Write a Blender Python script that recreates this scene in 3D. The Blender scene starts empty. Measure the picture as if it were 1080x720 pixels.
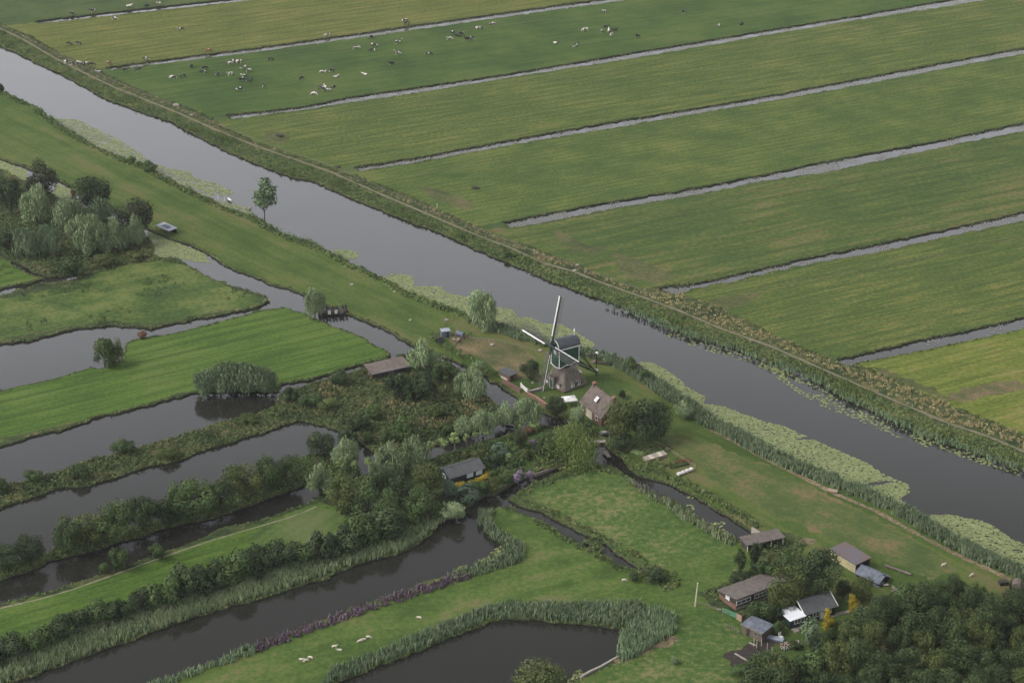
import bpy, bmesh, math, random
import numpy as np
from mathutils import Vector, Matrix
from mathutils.geometry import delaunay_2d_cdt
R = math.radians
rng = np.random.default_rng(7)
random.seed(7)

# ------------------------------------------------------------------ camera, sky, sun, exposure
FPX, PITCH, CAMH = 2210.0, R(25), 227.0
scene = bpy.context.scene
cam = bpy.data.cameras.new("camera"); cam_o = bpy.data.objects.new("camera", cam)
scene.collection.objects.link(cam_o)
cam.sensor_width = 36; cam.lens = FPX / 1080 * 36
cam.clip_start = 1; cam.clip_end = 40000
cam_o.location = (0, 0, CAMH); cam_o.rotation_euler = (R(90) - PITCH, 0, 0)
scene.camera = cam_o
SUN_EL, SUN_AZ = R(48), R(-105)          # azimuth from +y (away), negative = left
w = bpy.data.worlds.new("World"); scene.world = w; w.use_nodes = True
nt = w.node_tree; nt.nodes.clear()
sky = nt.nodes.new('ShaderNodeTexSky'); sky.sky_type = 'NISHITA'; sky.sun_disc = False
sky.sun_elevation = SUN_EL; sky.sun_rotation = SUN_AZ; sky.dust_density = 4.0; sky.air_density = 1.3; sky.ozone_density = 2
hsv = nt.nodes.new('ShaderNodeHueSaturation'); hsv.inputs['Saturation'].default_value = 0.18
bg = nt.nodes.new('ShaderNodeBackground'); bg.inputs[1].default_value = 0.064
wo = nt.nodes.new('ShaderNodeOutputWorld')
# overcast: a brighter band of cloud low in the sky
wtc = nt.nodes.new('ShaderNodeTexCoord'); wsx = nt.nodes.new('ShaderNodeSeparateXYZ'); wr = nt.nodes.new('ShaderNodeValToRGB')
for p_, v_ in ((0., 1.2), (.24, 3.9), (.30, 4.9), (.40, 5.0), (.45, 3.6), (.50, 1.9), (.56, 1.2), (.60, 1.0)):
    e = wr.color_ramp.elements.new(p_); e.color = (v_ * .241, v_ * .237, v_ * .240, 1)
wr.color_ramp.interpolation = 'EASE'; wr.color_ramp.elements.remove(wr.color_ramp.elements[0]); wr.color_ramp.elements[-1].color = (.25, .25, .25, 1)
wm = nt.nodes.new('ShaderNodeVectorMath'); wm.operation = 'MULTIPLY'; wm2 = nt.nodes.new('ShaderNodeVectorMath'); wm2.operation = 'SCALE'; wm2.inputs['Scale'].default_value = 4.9
nt.links.new(wtc.outputs['Generated'], wsx.inputs[0]); nt.links.new(wsx.outputs[2], wr.inputs[0])
nt.links.new(sky.outputs[0], hsv.inputs['Color']); nt.links.new(hsv.outputs[0], wm.inputs[0]); nt.links.new(wr.outputs[0], wm.inputs[1])
nt.links.new(wm.outputs[0], wm2.inputs[0]); nt.links.new(wm2.outputs[0], bg.inputs[0]); nt.links.new(bg.outputs[0], wo.inputs[0])
sl = bpy.data.lights.new("sun", 'SUN'); sl.energy = 1.5; sl.angle = R(18); sl.color = (1, .95, .88)
so = bpy.data.objects.new("sun", sl); scene.collection.objects.link(so)
sd = Vector((math.sin(SUN_AZ) * math.cos(SUN_EL), math.cos(SUN_AZ) * math.cos(SUN_EL), math.sin(SUN_EL)))
so.rotation_euler = sd.to_track_quat('Z', 'Y').to_euler()
scene.view_settings.view_transform = 'Standard'; scene.view_settings.look = 'None'
scene.view_settings.exposure = .62; scene.view_settings.gamma = 1; scene.view_settings.use_curve_mapping = False

HAZE = .000045
# ------------------------------------------------------------------ helpers
def P(px, py, z=0.0):
    """photo pixel (1080x720) -> world point on the horizontal plane z"""
    u = (px - 540) / FPX; v = -(py - 360) / FPX
    dy = math.cos(PITCH) + v * math.sin(PITCH); dz = -math.sin(PITCH) + v * math.cos(PITCH)
    t = (z - CAMH) / dz
    return Vector((u * t, dy * t, z))
def P2(p): q = P(*p); return (q.x, q.y)
def ppm(y): return .004 * (y + 671)      # pixels per metre at image row y
def tag(o, label=None, cat=None, group=None, kind=None):
    if label: o['label'] = label
    if cat: o['category'] = cat
    if group: o['group'] = group
    if kind: o['kind'] = kind
    return o
def link(o): scene.collection.objects.link(o); return o
def empty(name, loc, rz=0):
    o = link(bpy.data.objects.new(name, None)); o.location = loc; o.rotation_euler = (0, 0, rz); o.empty_display_size = .3
    return o
ORD = "leftmost second third fourth fifth sixth seventh eighth ninth tenth eleventh twelfth thirteenth fourteenth fifteenth sixteenth seventeenth eighteenth nineteenth twentieth".split()

# ---- materials
def mat(name, c=(.2, .2, .2), rough=.8, spec=.25):
    m = bpy.data.materials.new(name); m.use_nodes = True
    b = m.node_tree.nodes['Principled BSDF']
    b.inputs['Base Color'].default_value = (*c, 1); b.inputs['Roughness'].default_value = rough
    b.inputs['Specular IOR Level'].default_value = spec
    return m
def worn(name, c, c2=None, scale=3.0, rough=.8, bump=.15, stretch=(1, 1, 1), det=5):
    """base colour broken up by noise, with a little bump"""
    m = mat(name, c, rough); t = m.node_tree; b = t.nodes['Principled BSDF']
    c2 = c2 or tuple(x * .6 for x in c)
    tc = t.nodes.new('ShaderNodeTexCoord'); mp = t.nodes.new('ShaderNodeMapping'); mp.inputs['Scale'].default_value = stretch
    n = t.nodes.new('ShaderNodeTexNoise'); n.inputs['Scale'].default_value = scale; n.inputs['Detail'].default_value = det
    r = t.nodes.new('ShaderNodeValToRGB'); r.color_ramp.elements[0].position = .35; r.color_ramp.elements[1].position = .65
    r.color_ramp.elements[0].color = (*c2, 1); r.color_ramp.elements[1].color = (*c, 1)
    bp = t.nodes.new('ShaderNodeBump'); bp.inputs['Strength'].default_value = bump; bp.inputs['Distance'].default_value = .1
    L = t.links.new
    L(tc.outputs['Object'], mp.inputs[0]); L(mp.outputs[0], n.inputs[0]); L(n.outputs[0], r.inputs[0]); L(r.outputs[0], b.inputs['Base Color'])
    L(n.outputs[0], bp.inputs['Height']); L(bp.outputs[0], b.inputs['Normal'])
    return m
def ridged(name, c, c2, freq=5.0, axis='X', rough=.7):
    """corrugated or boarded sheet: wave bands along one object axis plus grime"""
    m = worn(name, c, c2, 1.2, rough, .1); t = m.node_tree; b = t.nodes['Principled BSDF']
    tc = [n for n in t.nodes if n.bl_idname == 'ShaderNodeTexCoord'][0]
    wv = t.nodes.new('ShaderNodeTexWave'); wv.inputs['Scale'].default_value = freq; wv.bands_direction = axis
    bp = [n for n in t.nodes if n.bl_idname == 'ShaderNodeBump'][0]
    bp2 = t.nodes.new('ShaderNodeBump'); bp2.inputs['Strength'].default_value = .5; bp2.inputs['Distance'].default_value = .08
    t.links.new(tc.outputs['Object'], wv.inputs[0]); t.links.new(wv.outputs['Fac'], bp2.inputs['Height'])
    t.links.new(bp.outputs[0], bp2.inputs['Normal']); t.links.new(bp2.outputs[0], b.inputs['Normal'])
    return m
def grass(name, cols, angle=27, ws=(.25, .35, .4), stretch=(.02, .45), pos=(.3, .45, .58, .72), fine=1.6, bump=.5, big=.035, lines=0.):
    """field surface: large patches + streaks along the mowing direction + fine tufts -> four colours"""
    m = mat(name, cols[0], .95, .1); t = m.node_tree; b = t.nodes['Principled BSDF']; L = t.links.new
    g = t.nodes.new('ShaderNodeNewGeometry')
    mp = t.nodes.new('ShaderNodeMapping'); mp.vector_type = 'POINT'; mp.inputs['Rotation'].default_value = (0, 0, R(-angle))
    L(g.outputs['Position'], mp.inputs[0])
    ms = t.nodes.new('ShaderNodeVectorMath'); ms.operation = 'MULTIPLY'; ms.inputs[1].default_value = (stretch[0], stretch[1], 0)
    L(mp.outputs[0], ms.inputs[0])
    def noise(src, scale, det, rough=.6):
        n = t.nodes.new('ShaderNodeTexNoise'); n.inputs['Scale'].default_value = scale; n.inputs['Detail'].default_value = det
        n.inputs['Roughness'].default_value = rough; L(src, n.inputs[0]); return n.outputs[0]
    nb = noise(g.outputs['Position'], big, 4, .7); nst = noise(ms.outputs[0], 1.0, 5, .65); nf = noise(g.outputs['Position'], fine, 6, .75)
    def mul(a, k):
        q = t.nodes.new('ShaderNodeMath'); q.operation = 'MULTIPLY'; L(a, q.inputs[0]); q.inputs[1].default_value = k; return q.outputs[0]
    def add(a, c):
        q = t.nodes.new('ShaderNodeMath'); q.operation = 'ADD'; L(a, q.inputs[0]); L(c, q.inputs[1]); return q.outputs[0]
    s = add(add(mul(nb, ws[0]), mul(nst, ws[1])), mul(nf, ws[2]))
    r = t.nodes.new('ShaderNodeValToRGB'); cr = r.color_ramp
    while len(cr.elements) < 4: cr.elements.new(.5)
    # the sum of noises stays close to its mean: spread it
    mr = t.nodes.new('ShaderNodeMapRange'); mr.inputs[1].default_value = .5 - .17; mr.inputs[2].default_value = .5 + .17; L(s, mr.inputs[0])
    for e, p_, c in zip(cr.elements, pos, cols): e.position = p_; e.color = (*c, 1)
    L(mr.outputs[0], r.inputs[0]); L(r.outputs[0], b.inputs['Base Color'])
    if lines:      # mowing swaths and wheel tracks, wandering a little, along the field
        wv = t.nodes.new('ShaderNodeTexWave'); wv.bands_direction = 'Y'; wv.inputs['Scale'].default_value = lines; wv.inputs['Distortion'].default_value = 2.2; wv.inputs['Detail'].default_value = 3; wv.inputs['Detail Scale'].default_value = .25
        wms = t.nodes.new('ShaderNodeVectorMath'); wms.operation = 'MULTIPLY'; wms.inputs[1].default_value = (.06, 1, 0); L(mp.outputs[0], wms.inputs[0]); L(wms.outputs[0], wv.inputs[0])
        wmr = t.nodes.new('ShaderNodeMapRange'); wmr.inputs[1].default_value = .0; wmr.inputs[2].default_value = .35; wmr.inputs[3].default_value = .80; wmr.inputs[4].default_value = 1.0; L(wv.outputs['Fac'], wmr.inputs[0])
        wmx = t.nodes.new('ShaderNodeMath'); wmx.operation = 'MAXIMUM'; L(wmr.outputs[0], wmx.inputs[0])
        wpr = t.nodes.new('ShaderNodeMapRange'); wpr.inputs[1].default_value = .42; wpr.inputs[2].default_value = .58; wpr.inputs[3].default_value = 1.; wpr.inputs[4].default_value = .78; L(nb, wpr.inputs[0]); L(wpr.outputs[0], wmx.inputs[1])
        wh = t.nodes.new('ShaderNodeVectorMath'); wh.operation = 'SCALE'; L(r.outputs[0], wh.inputs[0]); L(wmx.outputs[0], wh.inputs['Scale']); L(wh.outputs[0], b.inputs['Base Color'])
    bp = t.nodes.new('ShaderNodeBump'); bp.inputs['Strength'].default_value = bump; bp.inputs['Distance'].default_value = .35
    L(nf, bp.inputs['Height']); L(bp.outputs[0], b.inputs['Normal'])
    return m
def leafy(name, cols, rough=.75, vary=.35):
    """leaves: colour from the per-face attribute v, shifted by the object's own random value"""
    m = mat(name, cols[0], rough, .2); t = m.node_tree; b = t.nodes['Principled BSDF']; L = t.links.new
    a = t.nodes.new('ShaderNodeAttribute'); a.attribute_name = 'v'
    g = t.nodes.new('ShaderNodeNewGeometry')
    n = t.nodes.new('ShaderNodeTexNoise'); n.inputs['Scale'].default_value = .12; n.inputs['Detail'].default_value = 3; L(g.outputs['Position'], n.inputs[0])
    q = t.nodes.new('ShaderNodeMath'); q.operation = 'MULTIPLY_ADD'; q.inputs[1].default_value = vary * 2; q.inputs[2].default_value = -vary; L(n.outputs[0], q.inputs[0])
    s = t.nodes.new('ShaderNodeMath'); s.operation = 'ADD'; L(a.outputs['Fac'], s.inputs[0]); L(q.outputs[0], s.inputs[1])
    r = t.nodes.new('ShaderNodeValToRGB'); cr = r.color_ramp
    while len(cr.elements) < len(cols): cr.elements.new(.5)
    for i, (e, c) in enumerate(zip(cr.elements, cols)): e.position = i / (len(cols) - 1); e.color = (*c, 1)
    L(s.outputs[0], r.inputs[0]); L(r.outputs[0], b.inputs['Base Color'])
    oi = t.nodes.new('ShaderNodeObjectInfo'); hs = t.nodes.new('ShaderNodeHueSaturation')
    mv = t.nodes.new('ShaderNodeMapRange'); mv.inputs[3].default_value = .8; mv.inputs[4].default_value = 1.2; L(oi.outputs['Random'], mv.inputs[0])
    L(mv.outputs[0], hs.inputs['Value']); L(r.outputs[0], hs.inputs['Color']); L(hs.outputs[0], b.inputs['Base Color'])
    b.inputs['Transmission Weight'].default_value = 0
    return m

M = {}
G1 = dict(fine=1.3)
M['cow'] = grass('cow_pasture', [(0.029, 0.055, 0.014), (0.040, 0.073, 0.017), (0.054, 0.088, 0.021), (0.077, 0.099, 0.029)], ws=(.35, .25, .4), bump=.4)
M['mown'] = grass('mown_field', [(0.038, 0.064, 0.016), (0.056, 0.083, 0.020), (0.077, 0.102, 0.023), (0.134, 0.128, 0.041)], ws=(.22, .36, .42), stretch=(.05, .62), fine=.9, bump=.4, lines=.07)
M['mownd'] = grass('mown_field_green', [(.034, .058, .016), (.050, .078, .020), (.068, .094, .023), (.125, .105, .045)], ws=(.26, .34, .40), stretch=(.035, .38), fine=.7, bump=.4, lines=.045, big=.022)
M['mowne'] = grass('mown_field_lush', [(.038, .064, .016), (.054, .084, .020), (.074, .104, .024), (.115, .125, .035)], ws=(.34, .26, .40), stretch=(.07, .8), fine=1.1, bump=.4, lines=.11, big=.05)
M['tramp'] = grass('trampled_gateway', [(.040, .052, .020), (.058, .070, .026), (.080, .085, .034), (.115, .095, .050)], angle=-30, ws=(.35, .25, .40), stretch=(.08, .3), fine=.9, big=.09)
M['mownb'] = grass('mown_field_far', [(0.053, 0.068, 0.017), (0.077, 0.094, 0.022), (0.101, 0.115, 0.027), (0.144, 0.132, 0.043)], ws=(.22, .38, .40), stretch=(.04, .45), fine=.9, bump=.4, lines=.07)
M['mownc'] = grass('mown_field_bright', [(0.060, 0.083, 0.017), (0.088, 0.117, 0.022), (0.120, 0.141, 0.027), (0.182, 0.150, 0.060)], ws=(.25, .36, .39), stretch=(.05, .55), fine=.9, bump=.4, lines=.07)
M['far'] = grass('far_meadow', [(.034, .054, .019), (.044, .070, .022), (.056, .082, .027), (.07, .09, .03)], ws=(.4, .25, .35))
M['dyke'] = grass('dyke_grass', [(0.038, 0.066, 0.015), (0.053, 0.085, 0.019), (0.073, 0.099, 0.025), (0.110, 0.099, 0.043)], angle=-47.5, ws=(.30, .38, .32), stretch=(.012, .16), fine=1.1, big=.05)
M['dykeb'] = grass('dry_dyke_grass', [(.046, .070, .022), (.062, .088, .026), (.092, .098, .035), (.15, .105, .058)], angle=-47.5, ws=(.40, .25, .35), stretch=(.03, .2), fine=1.1, big=.09)
M['bright'] = grass('bright_meadow', [(0.036, 0.067, 0.013), (0.050, 0.093, 0.016), (0.068, 0.114, 0.021), (0.090, 0.120, 0.033)], angle=30, ws=(.25, .40, .35), stretch=(.03, .55), fine=1.0, lines=.07)
M['mossy'] = grass('mossy_meadow', [(.030, .055, .016), (.048, .080, .020), (.072, .102, .026), (.11, .125, .04)], angle=25, ws=(.42, .18, .40), stretch=(.06, .3), fine=.8, big=.07)
M['tufty'] = grass('tufty_meadow', [(0.035, 0.068, 0.016), (0.052, 0.091, 0.021), (0.073, 0.110, 0.029), (0.149, 0.135, 0.063)], angle=30, ws=(.28, .16, .56), stretch=(.1, .3), fine=.7, bump=.8)
M['isle'] = grass('sheep_meadow', [(0.036, 0.065, 0.015), (0.053, 0.089, 0.019), (0.070, 0.108, 0.024), (0.114, 0.112, 0.047)], angle=25, ws=(.38, .22, .40), stretch=(.03, .25), fine=.9, big=.06)
M['rough'] = grass('rough_ground', [(.022, .034, .014), (.034, .050, .019), (.052, .068, .025), (.13, .10, .05)], angle=20, ws=(.40, .15, .45), stretch=(.06, .2), fine=.6, bump=.8, big=.08)
M['lawn'] = grass('lawn', [(0.033, 0.058, 0.015), (0.044, 0.075, 0.019), (0.056, 0.088, 0.022), (0.072, 0.094, 0.030)], ws=(.4, .1, .5), fine=1.5)
M['brown'] = grass('dry_yard_grass', [(.052, .066, .026), (.085, .085, .038), (.125, .100, .052), (.17, .13, .075)], angle=-40, ws=(.4, .2, .4), stretch=(.06, .3), big=.09)
M['soil'] = worn('dug_soil', (.040, .032, .028), (.022, .018, .016), 1.5, .95, .6)
M['sand'] = grass('bare_earth', [(.06, .07, .03), (.11, .095, .055), (.17, .13, .085), (.22, .17, .12)], ws=(.3, .2, .5), fine=1.2)
M['bank'] = worn('bank_soil', (.055, .055, .030), (.028, .032, .016), 1.2, .9, .5)
M['pathway'] = worn('trodden_path', (.155, .130, .085), (.10, .10, .055), .8, .95, .3)
M['swirl'] = grass('swirled_meadow', [(.036, .066, .020), (.055, .092, .024), (.075, .110, .030), (.10, .12, .05)], angle=60, ws=(.3, .4, .3), stretch=(.03, .3), fine=.9)

M['paletrack'] = worn('pale_track', (.22, .20, .15), (.12, .12, .07), .8, .95, .3)
def water_mat():
    m = mat('water', (.016, .0165, .013), .04, .5); t = m.node_tree; b = t.nodes['Principled BSDF']; L = t.links.new
    b.inputs['IOR'].default_value = 1.33
    g = t.nodes.new('ShaderNodeNewGeometry')
    n = t.nodes.new('ShaderNodeTexNoise'); n.inputs['Scale'].default_value = 1.6; n.inputs['Detail'].default_value = 4; L(g.outputs['Position'], n.inputs[0])
    n2 = t.nodes.new('ShaderNodeTexNoise'); n2.inputs['Scale'].default_value = .05; n2.inputs['Detail'].default_value = 2; L(g.outputs['Position'], n2.inputs[0])
    bp = t.nodes.new('ShaderNodeBump'); bp.inputs['Strength'].default_value = .035; bp.inputs['Distance'].default_value = .25
    mr = t.nodes.new('ShaderNodeMapRange'); mr.inputs[1].default_value = .35; mr.inputs[2].default_value = .7; mr.inputs[3].default_value = .03; mr.inputs[4].default_value = .10
    L(n2.outputs[0], mr.inputs[0]); L(mr.outputs[0], b.inputs['Roughness'])
    L(n.outputs[0], bp.inputs['Height']); L(bp.outputs[0], b.inputs['Normal'])
    return m
M['water'] = water_mat()

# leaves
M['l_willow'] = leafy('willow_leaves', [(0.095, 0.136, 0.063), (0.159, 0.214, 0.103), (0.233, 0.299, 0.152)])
M['l_willow_dark'] = leafy('dull_willow_leaves', [(0.057, 0.087, 0.043), (0.095, 0.138, 0.070), (0.141, 0.190, 0.099)])  # a darker leaf colour for the duller willows, slender and columnar trees
M['l_dark'] = leafy('dark_tree_leaves', [(0.017, 0.030, 0.011), (0.031, 0.049, 0.018), (0.050, 0.073, 0.027)])
M['l_brown'] = leafy('brownish_tree_leaves', [(0.025, 0.032, 0.014), (0.041, 0.051, 0.022), (0.064, 0.077, 0.031)])
M['l_green'] = leafy('green_leaves', [(0.027, 0.049, 0.015), (0.045, 0.076, 0.022), (0.071, 0.107, 0.032)])
M['l_wood'] = leafy('alder_leaves', [(0.021, 0.036, 0.012), (0.035, 0.055, 0.018), (0.058, 0.085, 0.027)])
M['l_weep'] = leafy('weeping_willow_leaves', [(0.067, 0.099, 0.026), (0.106, 0.146, 0.037), (0.151, 0.196, 0.053)])
M['l_poll'] = leafy('pollard_leaves', [(0.121, 0.170, 0.062), (0.181, 0.246, 0.090), (0.251, 0.323, 0.124)])
M['l_yellow'] = leafy('golden_conifer_leaves', [(.17, .15, .018), (.27, .21, .02), (.36, .26, .03)])
M['l_olive'] = leafy('olive_leaves', [(0.039, 0.054, 0.014), (0.062, 0.081, 0.022), (0.095, 0.114, 0.033)])
M['l_lilac'] = leafy('lilac_blossom', [(.12, .10, .12), (.22, .17, .24), (.33, .27, .36)])
M['l_red'] = leafy('reddish_leaves', [(.09, .04, .025), (.15, .07, .04), (.12, .10, .05)])
M['l_teal'] = leafy('blue_green_leaves', [(0.045, 0.076, 0.048), (0.074, 0.112, 0.069), (0.101, 0.154, 0.096)])
M['s_reed'] = leafy('reed_blades', [(0.080, 0.124, 0.068), (0.140, 0.201, 0.104), (0.231, 0.271, 0.157)])
M['s_reedlight'] = leafy('pale_reed_blades', [(0.086, 0.126, 0.060), (0.151, 0.193, 0.092), (0.246, 0.261, 0.155)])
M['s_herb'] = leafy('herbage', [(0.044, 0.072, 0.023), (0.086, 0.125, 0.038), (0.164, 0.180, 0.065)], vary=.6)
M['s_rough'] = leafy('rough_herbage', [(0.039, 0.062, 0.023), (0.069, 0.097, 0.032), (0.106, 0.124, 0.046), (0.196, 0.167, 0.086)], vary=.6) if 1 else leafy('rough_herbage', [(0.043, 0.070, 0.028), (0.087, 0.121, 0.043), (0.167, 0.172, 0.070), (0.293, 0.215, 0.107)], vary=.8)
M['s_tawny'] = leafy('tawny_grass', [(0.102, 0.119, 0.048), (0.204, 0.187, 0.085), (0.357, 0.281, 0.153)], vary=.5)
M['s_purple'] = leafy('loosestrife', [(.040, .060, .030), (.065, .052, .055), (.092, .056, .086), (.15, .12, .125)], vary=.45)
M['s_fringe'] = leafy('bank_fringe', [(0.034, 0.058, 0.020), (0.068, 0.099, 0.034), (0.145, 0.145, 0.061)], vary=.6)
M['s_lily'] = leafy('lily_pads', [(.105, .130, .048), (.150, .180, .070), (.200, .230, .098)], rough=.6, vary=.25)
M['s_duck'] = leafy('duckweed', [(0.104, 0.128, 0.048), (0.136, 0.160, 0.064), (0.168, 0.192, 0.088)], vary=.2)
M['s_skyweed'] = leafy('ditch_weed', [(.11, .115, .085), (.15, .15, .12), (.19, .19, .16)], vary=.3)  # weed colour set near the sky reflection that pales the ditches
# solids
M['bark'] = worn('bark', (.075, .06, .045), (.035, .03, .022), 3, .9, .4)
M['palebark'] = worn('pale_bark', (.20, .18, .15), (.10, .09, .07), 3, .9, .4)
M['thatch'] = worn('thatch', (.130, .112, .092), (.080, .068, .056), 1.6, .95, .5, (1, 1, .35))
M['milldark'] = worn('black_tarred_wood', (.030, .030, .032), (.016, .016, .017), 3, .6, .1)
M['millgreen'] = ridged('green_boards', (.014, .062, .036), (.009, .04, .025), 3.2, 'Z', .5)
M['slate'] = worn('grey_roof_boards', (0.072, 0.078, 0.087), (0.049, 0.053, 0.060), 1.5, .55, .1)
M['white'] = worn('white_paint', (.66, .66, .64), (.50, .49, .47), 2, .5, .05)
M['offwhite'] = worn('weathered_white_paint', (.58, .58, .57), (.45, .45, .44), 2, .6, .05)
M['sailgrey'] = worn('sail_laths', (.10, .095, .09), (.06, .058, .055), 2, .7, .1)
M['brick'] = worn('brick', (.155, .088, .062), (.10, .060, .045), 4, .9, .3)
M['brownbrick'] = worn('brown_brick', (.17, .10, .075), (.10, .062, .05), 4, .9, .3)
M['tiles'] = ridged('roof_tiles', (.125, .100, .088), (.080, .063, .056), 1.7, 'X', .85)
M['redtiles'] = worn('red_tiles', (.30, .16, .11), (.20, .11, .08), 3, .9, .3)
M['cream'] = worn('cream_wood', (.48, .44, .35), (.36, .32, .25), 1.5, .7, .1)
M['yellowwood'] = ridged('pale_yellow_boards', (.40, .35, .20), (.30, .26, .15), 2.5, 'X', .8)
M['asphalt_roof'] = worn('bitumen_roof', (.125, .108, .095), (.085, .073, .066), .9, .85, .2)
M['brownroof'] = worn('brown_corrugated_roof', (.145, .120, .102), (.10, .080, .070), .8, .8, .2)
M['blueroof'] = worn('blue_grey_roof', (.088, .092, .120), (.110, .078, .070), .35, .6, .2)
M['corrug'] = ridged('grey_corrugated_sheet', (.16, .18, .22), (.09, .10, .125), 3.0, 'X', .5)
M['darkroof'] = ridged('dark_corrugated_roof', (.080, .084, .088), (.052, .055, .058), 2.2, 'X', .5)
M['whiteroof'] = worn('white_roof', (.66, .68, .72), (.58, .60, .64), 1, .4, .05)
M['darkwood'] = ridged('dark_stained_boards', (.045, .038, .030), (.026, .022, .018), 3.0, 'Z', .8)
M['greenwood'] = ridged('dark_green_boards', (.016, .040, .030), (.010, .026, .020), 3.0, 'Z', .6)
M['teal'] = ridged('dark_teal_boards', (.020, .036, .036), (.012, .022, .024), 3, 'Z', .6)
M['greywood'] = worn('weathered_wood', (.20, .17, .14), (.12, .10, .085), 3, .9, .2)
M['greywood2'] = worn('brown_weathered_boards', (.12, .095, .075), (.07, .055, .045), 3, .9, .2)
M['tan'] = worn('tan_wood', (.26, .20, .15), (.22, .16, .11), 3, .9, .2)
M['glass'] = mat('window_glass', (.05, .06, .07), .1, .6)
M['paleglass'] = mat('pale_window', (.42, .48, .48), .2, .5)
M['concrete'] = worn('concrete', (0.289, 0.264, 0.230), (0.204, 0.187, 0.162), 2, .9, .2)
M['metal'] = worn('dull_metal', (.28, .31, .36), (.18, .20, .24), 2, .45, .1)
M['bluebox'] = worn('blue_grey_paint', (0.098, 0.120, 0.150), (0.068, 0.083, 0.105), 2, .6, .1)
M['green_net'] = worn('green_netting', (.07, .20, .10), (.05, .14, .08), 5, .8, .2)
M['rust'] = worn('rusty_red', (.32, .10, .05), (.2, .07, .04), 4, .9, .2)
M['wool'] = worn('wool', (.50, .45, .37), (.36, .32, .26), 5, .95, .4)
M['dark'] = mat('flat_black', (.015, .014, .013), .9, .1)  # near-black for wheels and for plates painted as unlit shed insides
M['purple'] = worn('purple_flowers', (.22, .10, .22), (.10, .08, .09), 3, .9, .2)

class MB:
    """collects boxes, prisms and tubes, then links them as ONE mesh object"""
    def __init__(s): s.v = []; s.f = []
    def raw(s, v, f):
        n = len(s.v); s.v += [tuple(x) for x in v]; s.f += [tuple(i + n for i in q) for q in f]
    def box(s, c, d, rz=0, rx=0, ry=0):
        m = Matrix.Translation(c) @ Matrix.Rotation(rz, 4, 'Z') @ Matrix.Rotation(ry, 4, 'Y') @ Matrix.Rotation(rx, 4, 'X')
        v = [m @ Vector((x * d[0] / 2, y * d[1] / 2, z * d[2] / 2)) for z in (-1, 1) for x, y in ((-1, -1), (1, -1), (1, 1), (-1, 1))]
        s.raw(v, [(3, 2, 1, 0), (4, 5, 6, 7), (0, 1, 5, 4), (1, 2, 6, 5), (2, 3, 7, 6), (3, 0, 4, 7)])
    def prism(s, pts, z0, z1):
        """pts ccw; z1 may be a list giving each corner's top height"""
        n = len(pts); zt = z1 if isinstance(z1, (list, tuple)) else [z1] * n; zb = z0 if isinstance(z0, (list, tuple)) else [z0] * n
        v = [(p[0], p[1], b) for p, b in zip(pts, zb)] + [(p[0], p[1], t) for p, t in zip(pts, zt)]
        s.raw(v, [tuple(range(n - 1, -1, -1)), tuple(range(n, 2 * n))] + [(i, (i + 1) % n, n + (i + 1) % n, n + i) for i in range(n)])
    def slab(s, quad, t):
        """a plate of thickness t below four 3-D corner points"""
        a = [Vector(q) for q in quad]; n = (a[1] - a[0]).cross(a[2] - a[0]).normalized()
        if n.z < 0: a.reverse(); n = -n
        v = [p - n * t for p in a] + a
        s.raw(v, [(3, 2, 1, 0), (4, 5, 6, 7), (0, 1, 5, 4), (1, 2, 6, 5), (2, 3, 7, 6), (3, 0, 4, 7)])
    def tube(s, a, b, r0, r1=None, n=8):
        a, b = Vector(a), Vector(b); r1 = r0 if r1 is None else r1; d = (b - a)
        if d.length < 1e-6: return
        q = d.to_track_quat('Z', 'Y'); v = []
        for p, r in ((a, r0), (b, r1)):
            for i in range(n): v.append(p + q @ Vector((r * math.cos(2 * math.pi * i / n), r * math.sin(2 * math.pi * i / n), 0)))
        s.raw(v, [tuple(range(n - 1, -1, -1)), tuple(range(n, 2 * n))] + [(i, (i + 1) % n, n + (i + 1) % n, n + i) for i in range(n)])
    def mesh(s, name, m):
        me = bpy.data.meshes.new(name); me.from_pydata(s.v, [], s.f); me.update(); me.materials.append(m); return me
    def build(s, name, m, parent=None, loc=None):
        o = link(bpy.data.objects.new(name, s.mesh(name, m)))
        if parent: o.parent = parent
        if loc is not None: o.location = loc
        return o

def np_mesh(name, V, F, v=None, m=None):
    """V (n,3), F (k,3 or 4) -> mesh, with the face attribute v"""
    me = bpy.data.meshes.new(name); V = np.asarray(V, np.float32); F = np.asarray(F, np.int32); k = F.shape[1]
    me.vertices.add(len(V)); me.vertices.foreach_set('co', V.ravel())
    me.loops.add(F.size); me.loops.foreach_set('vertex_index', F.ravel())
    me.polygons.add(len(F)); me.polygons.foreach_set('loop_start', np.arange(0, F.size, k, dtype=np.int32))
    me.update(calc_edges=True)
    if v is not None:
        a = me.attributes.new('v', 'FLOAT', 'FACE'); a.data.foreach_set('value', np.asarray(v, np.float32))
    if m: me.materials.append(m)
    return me
def linkmesh(name, me, parent=None): 
    o = link(bpy.data.objects.new(name, me)); o.parent = parent; return o

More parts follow.
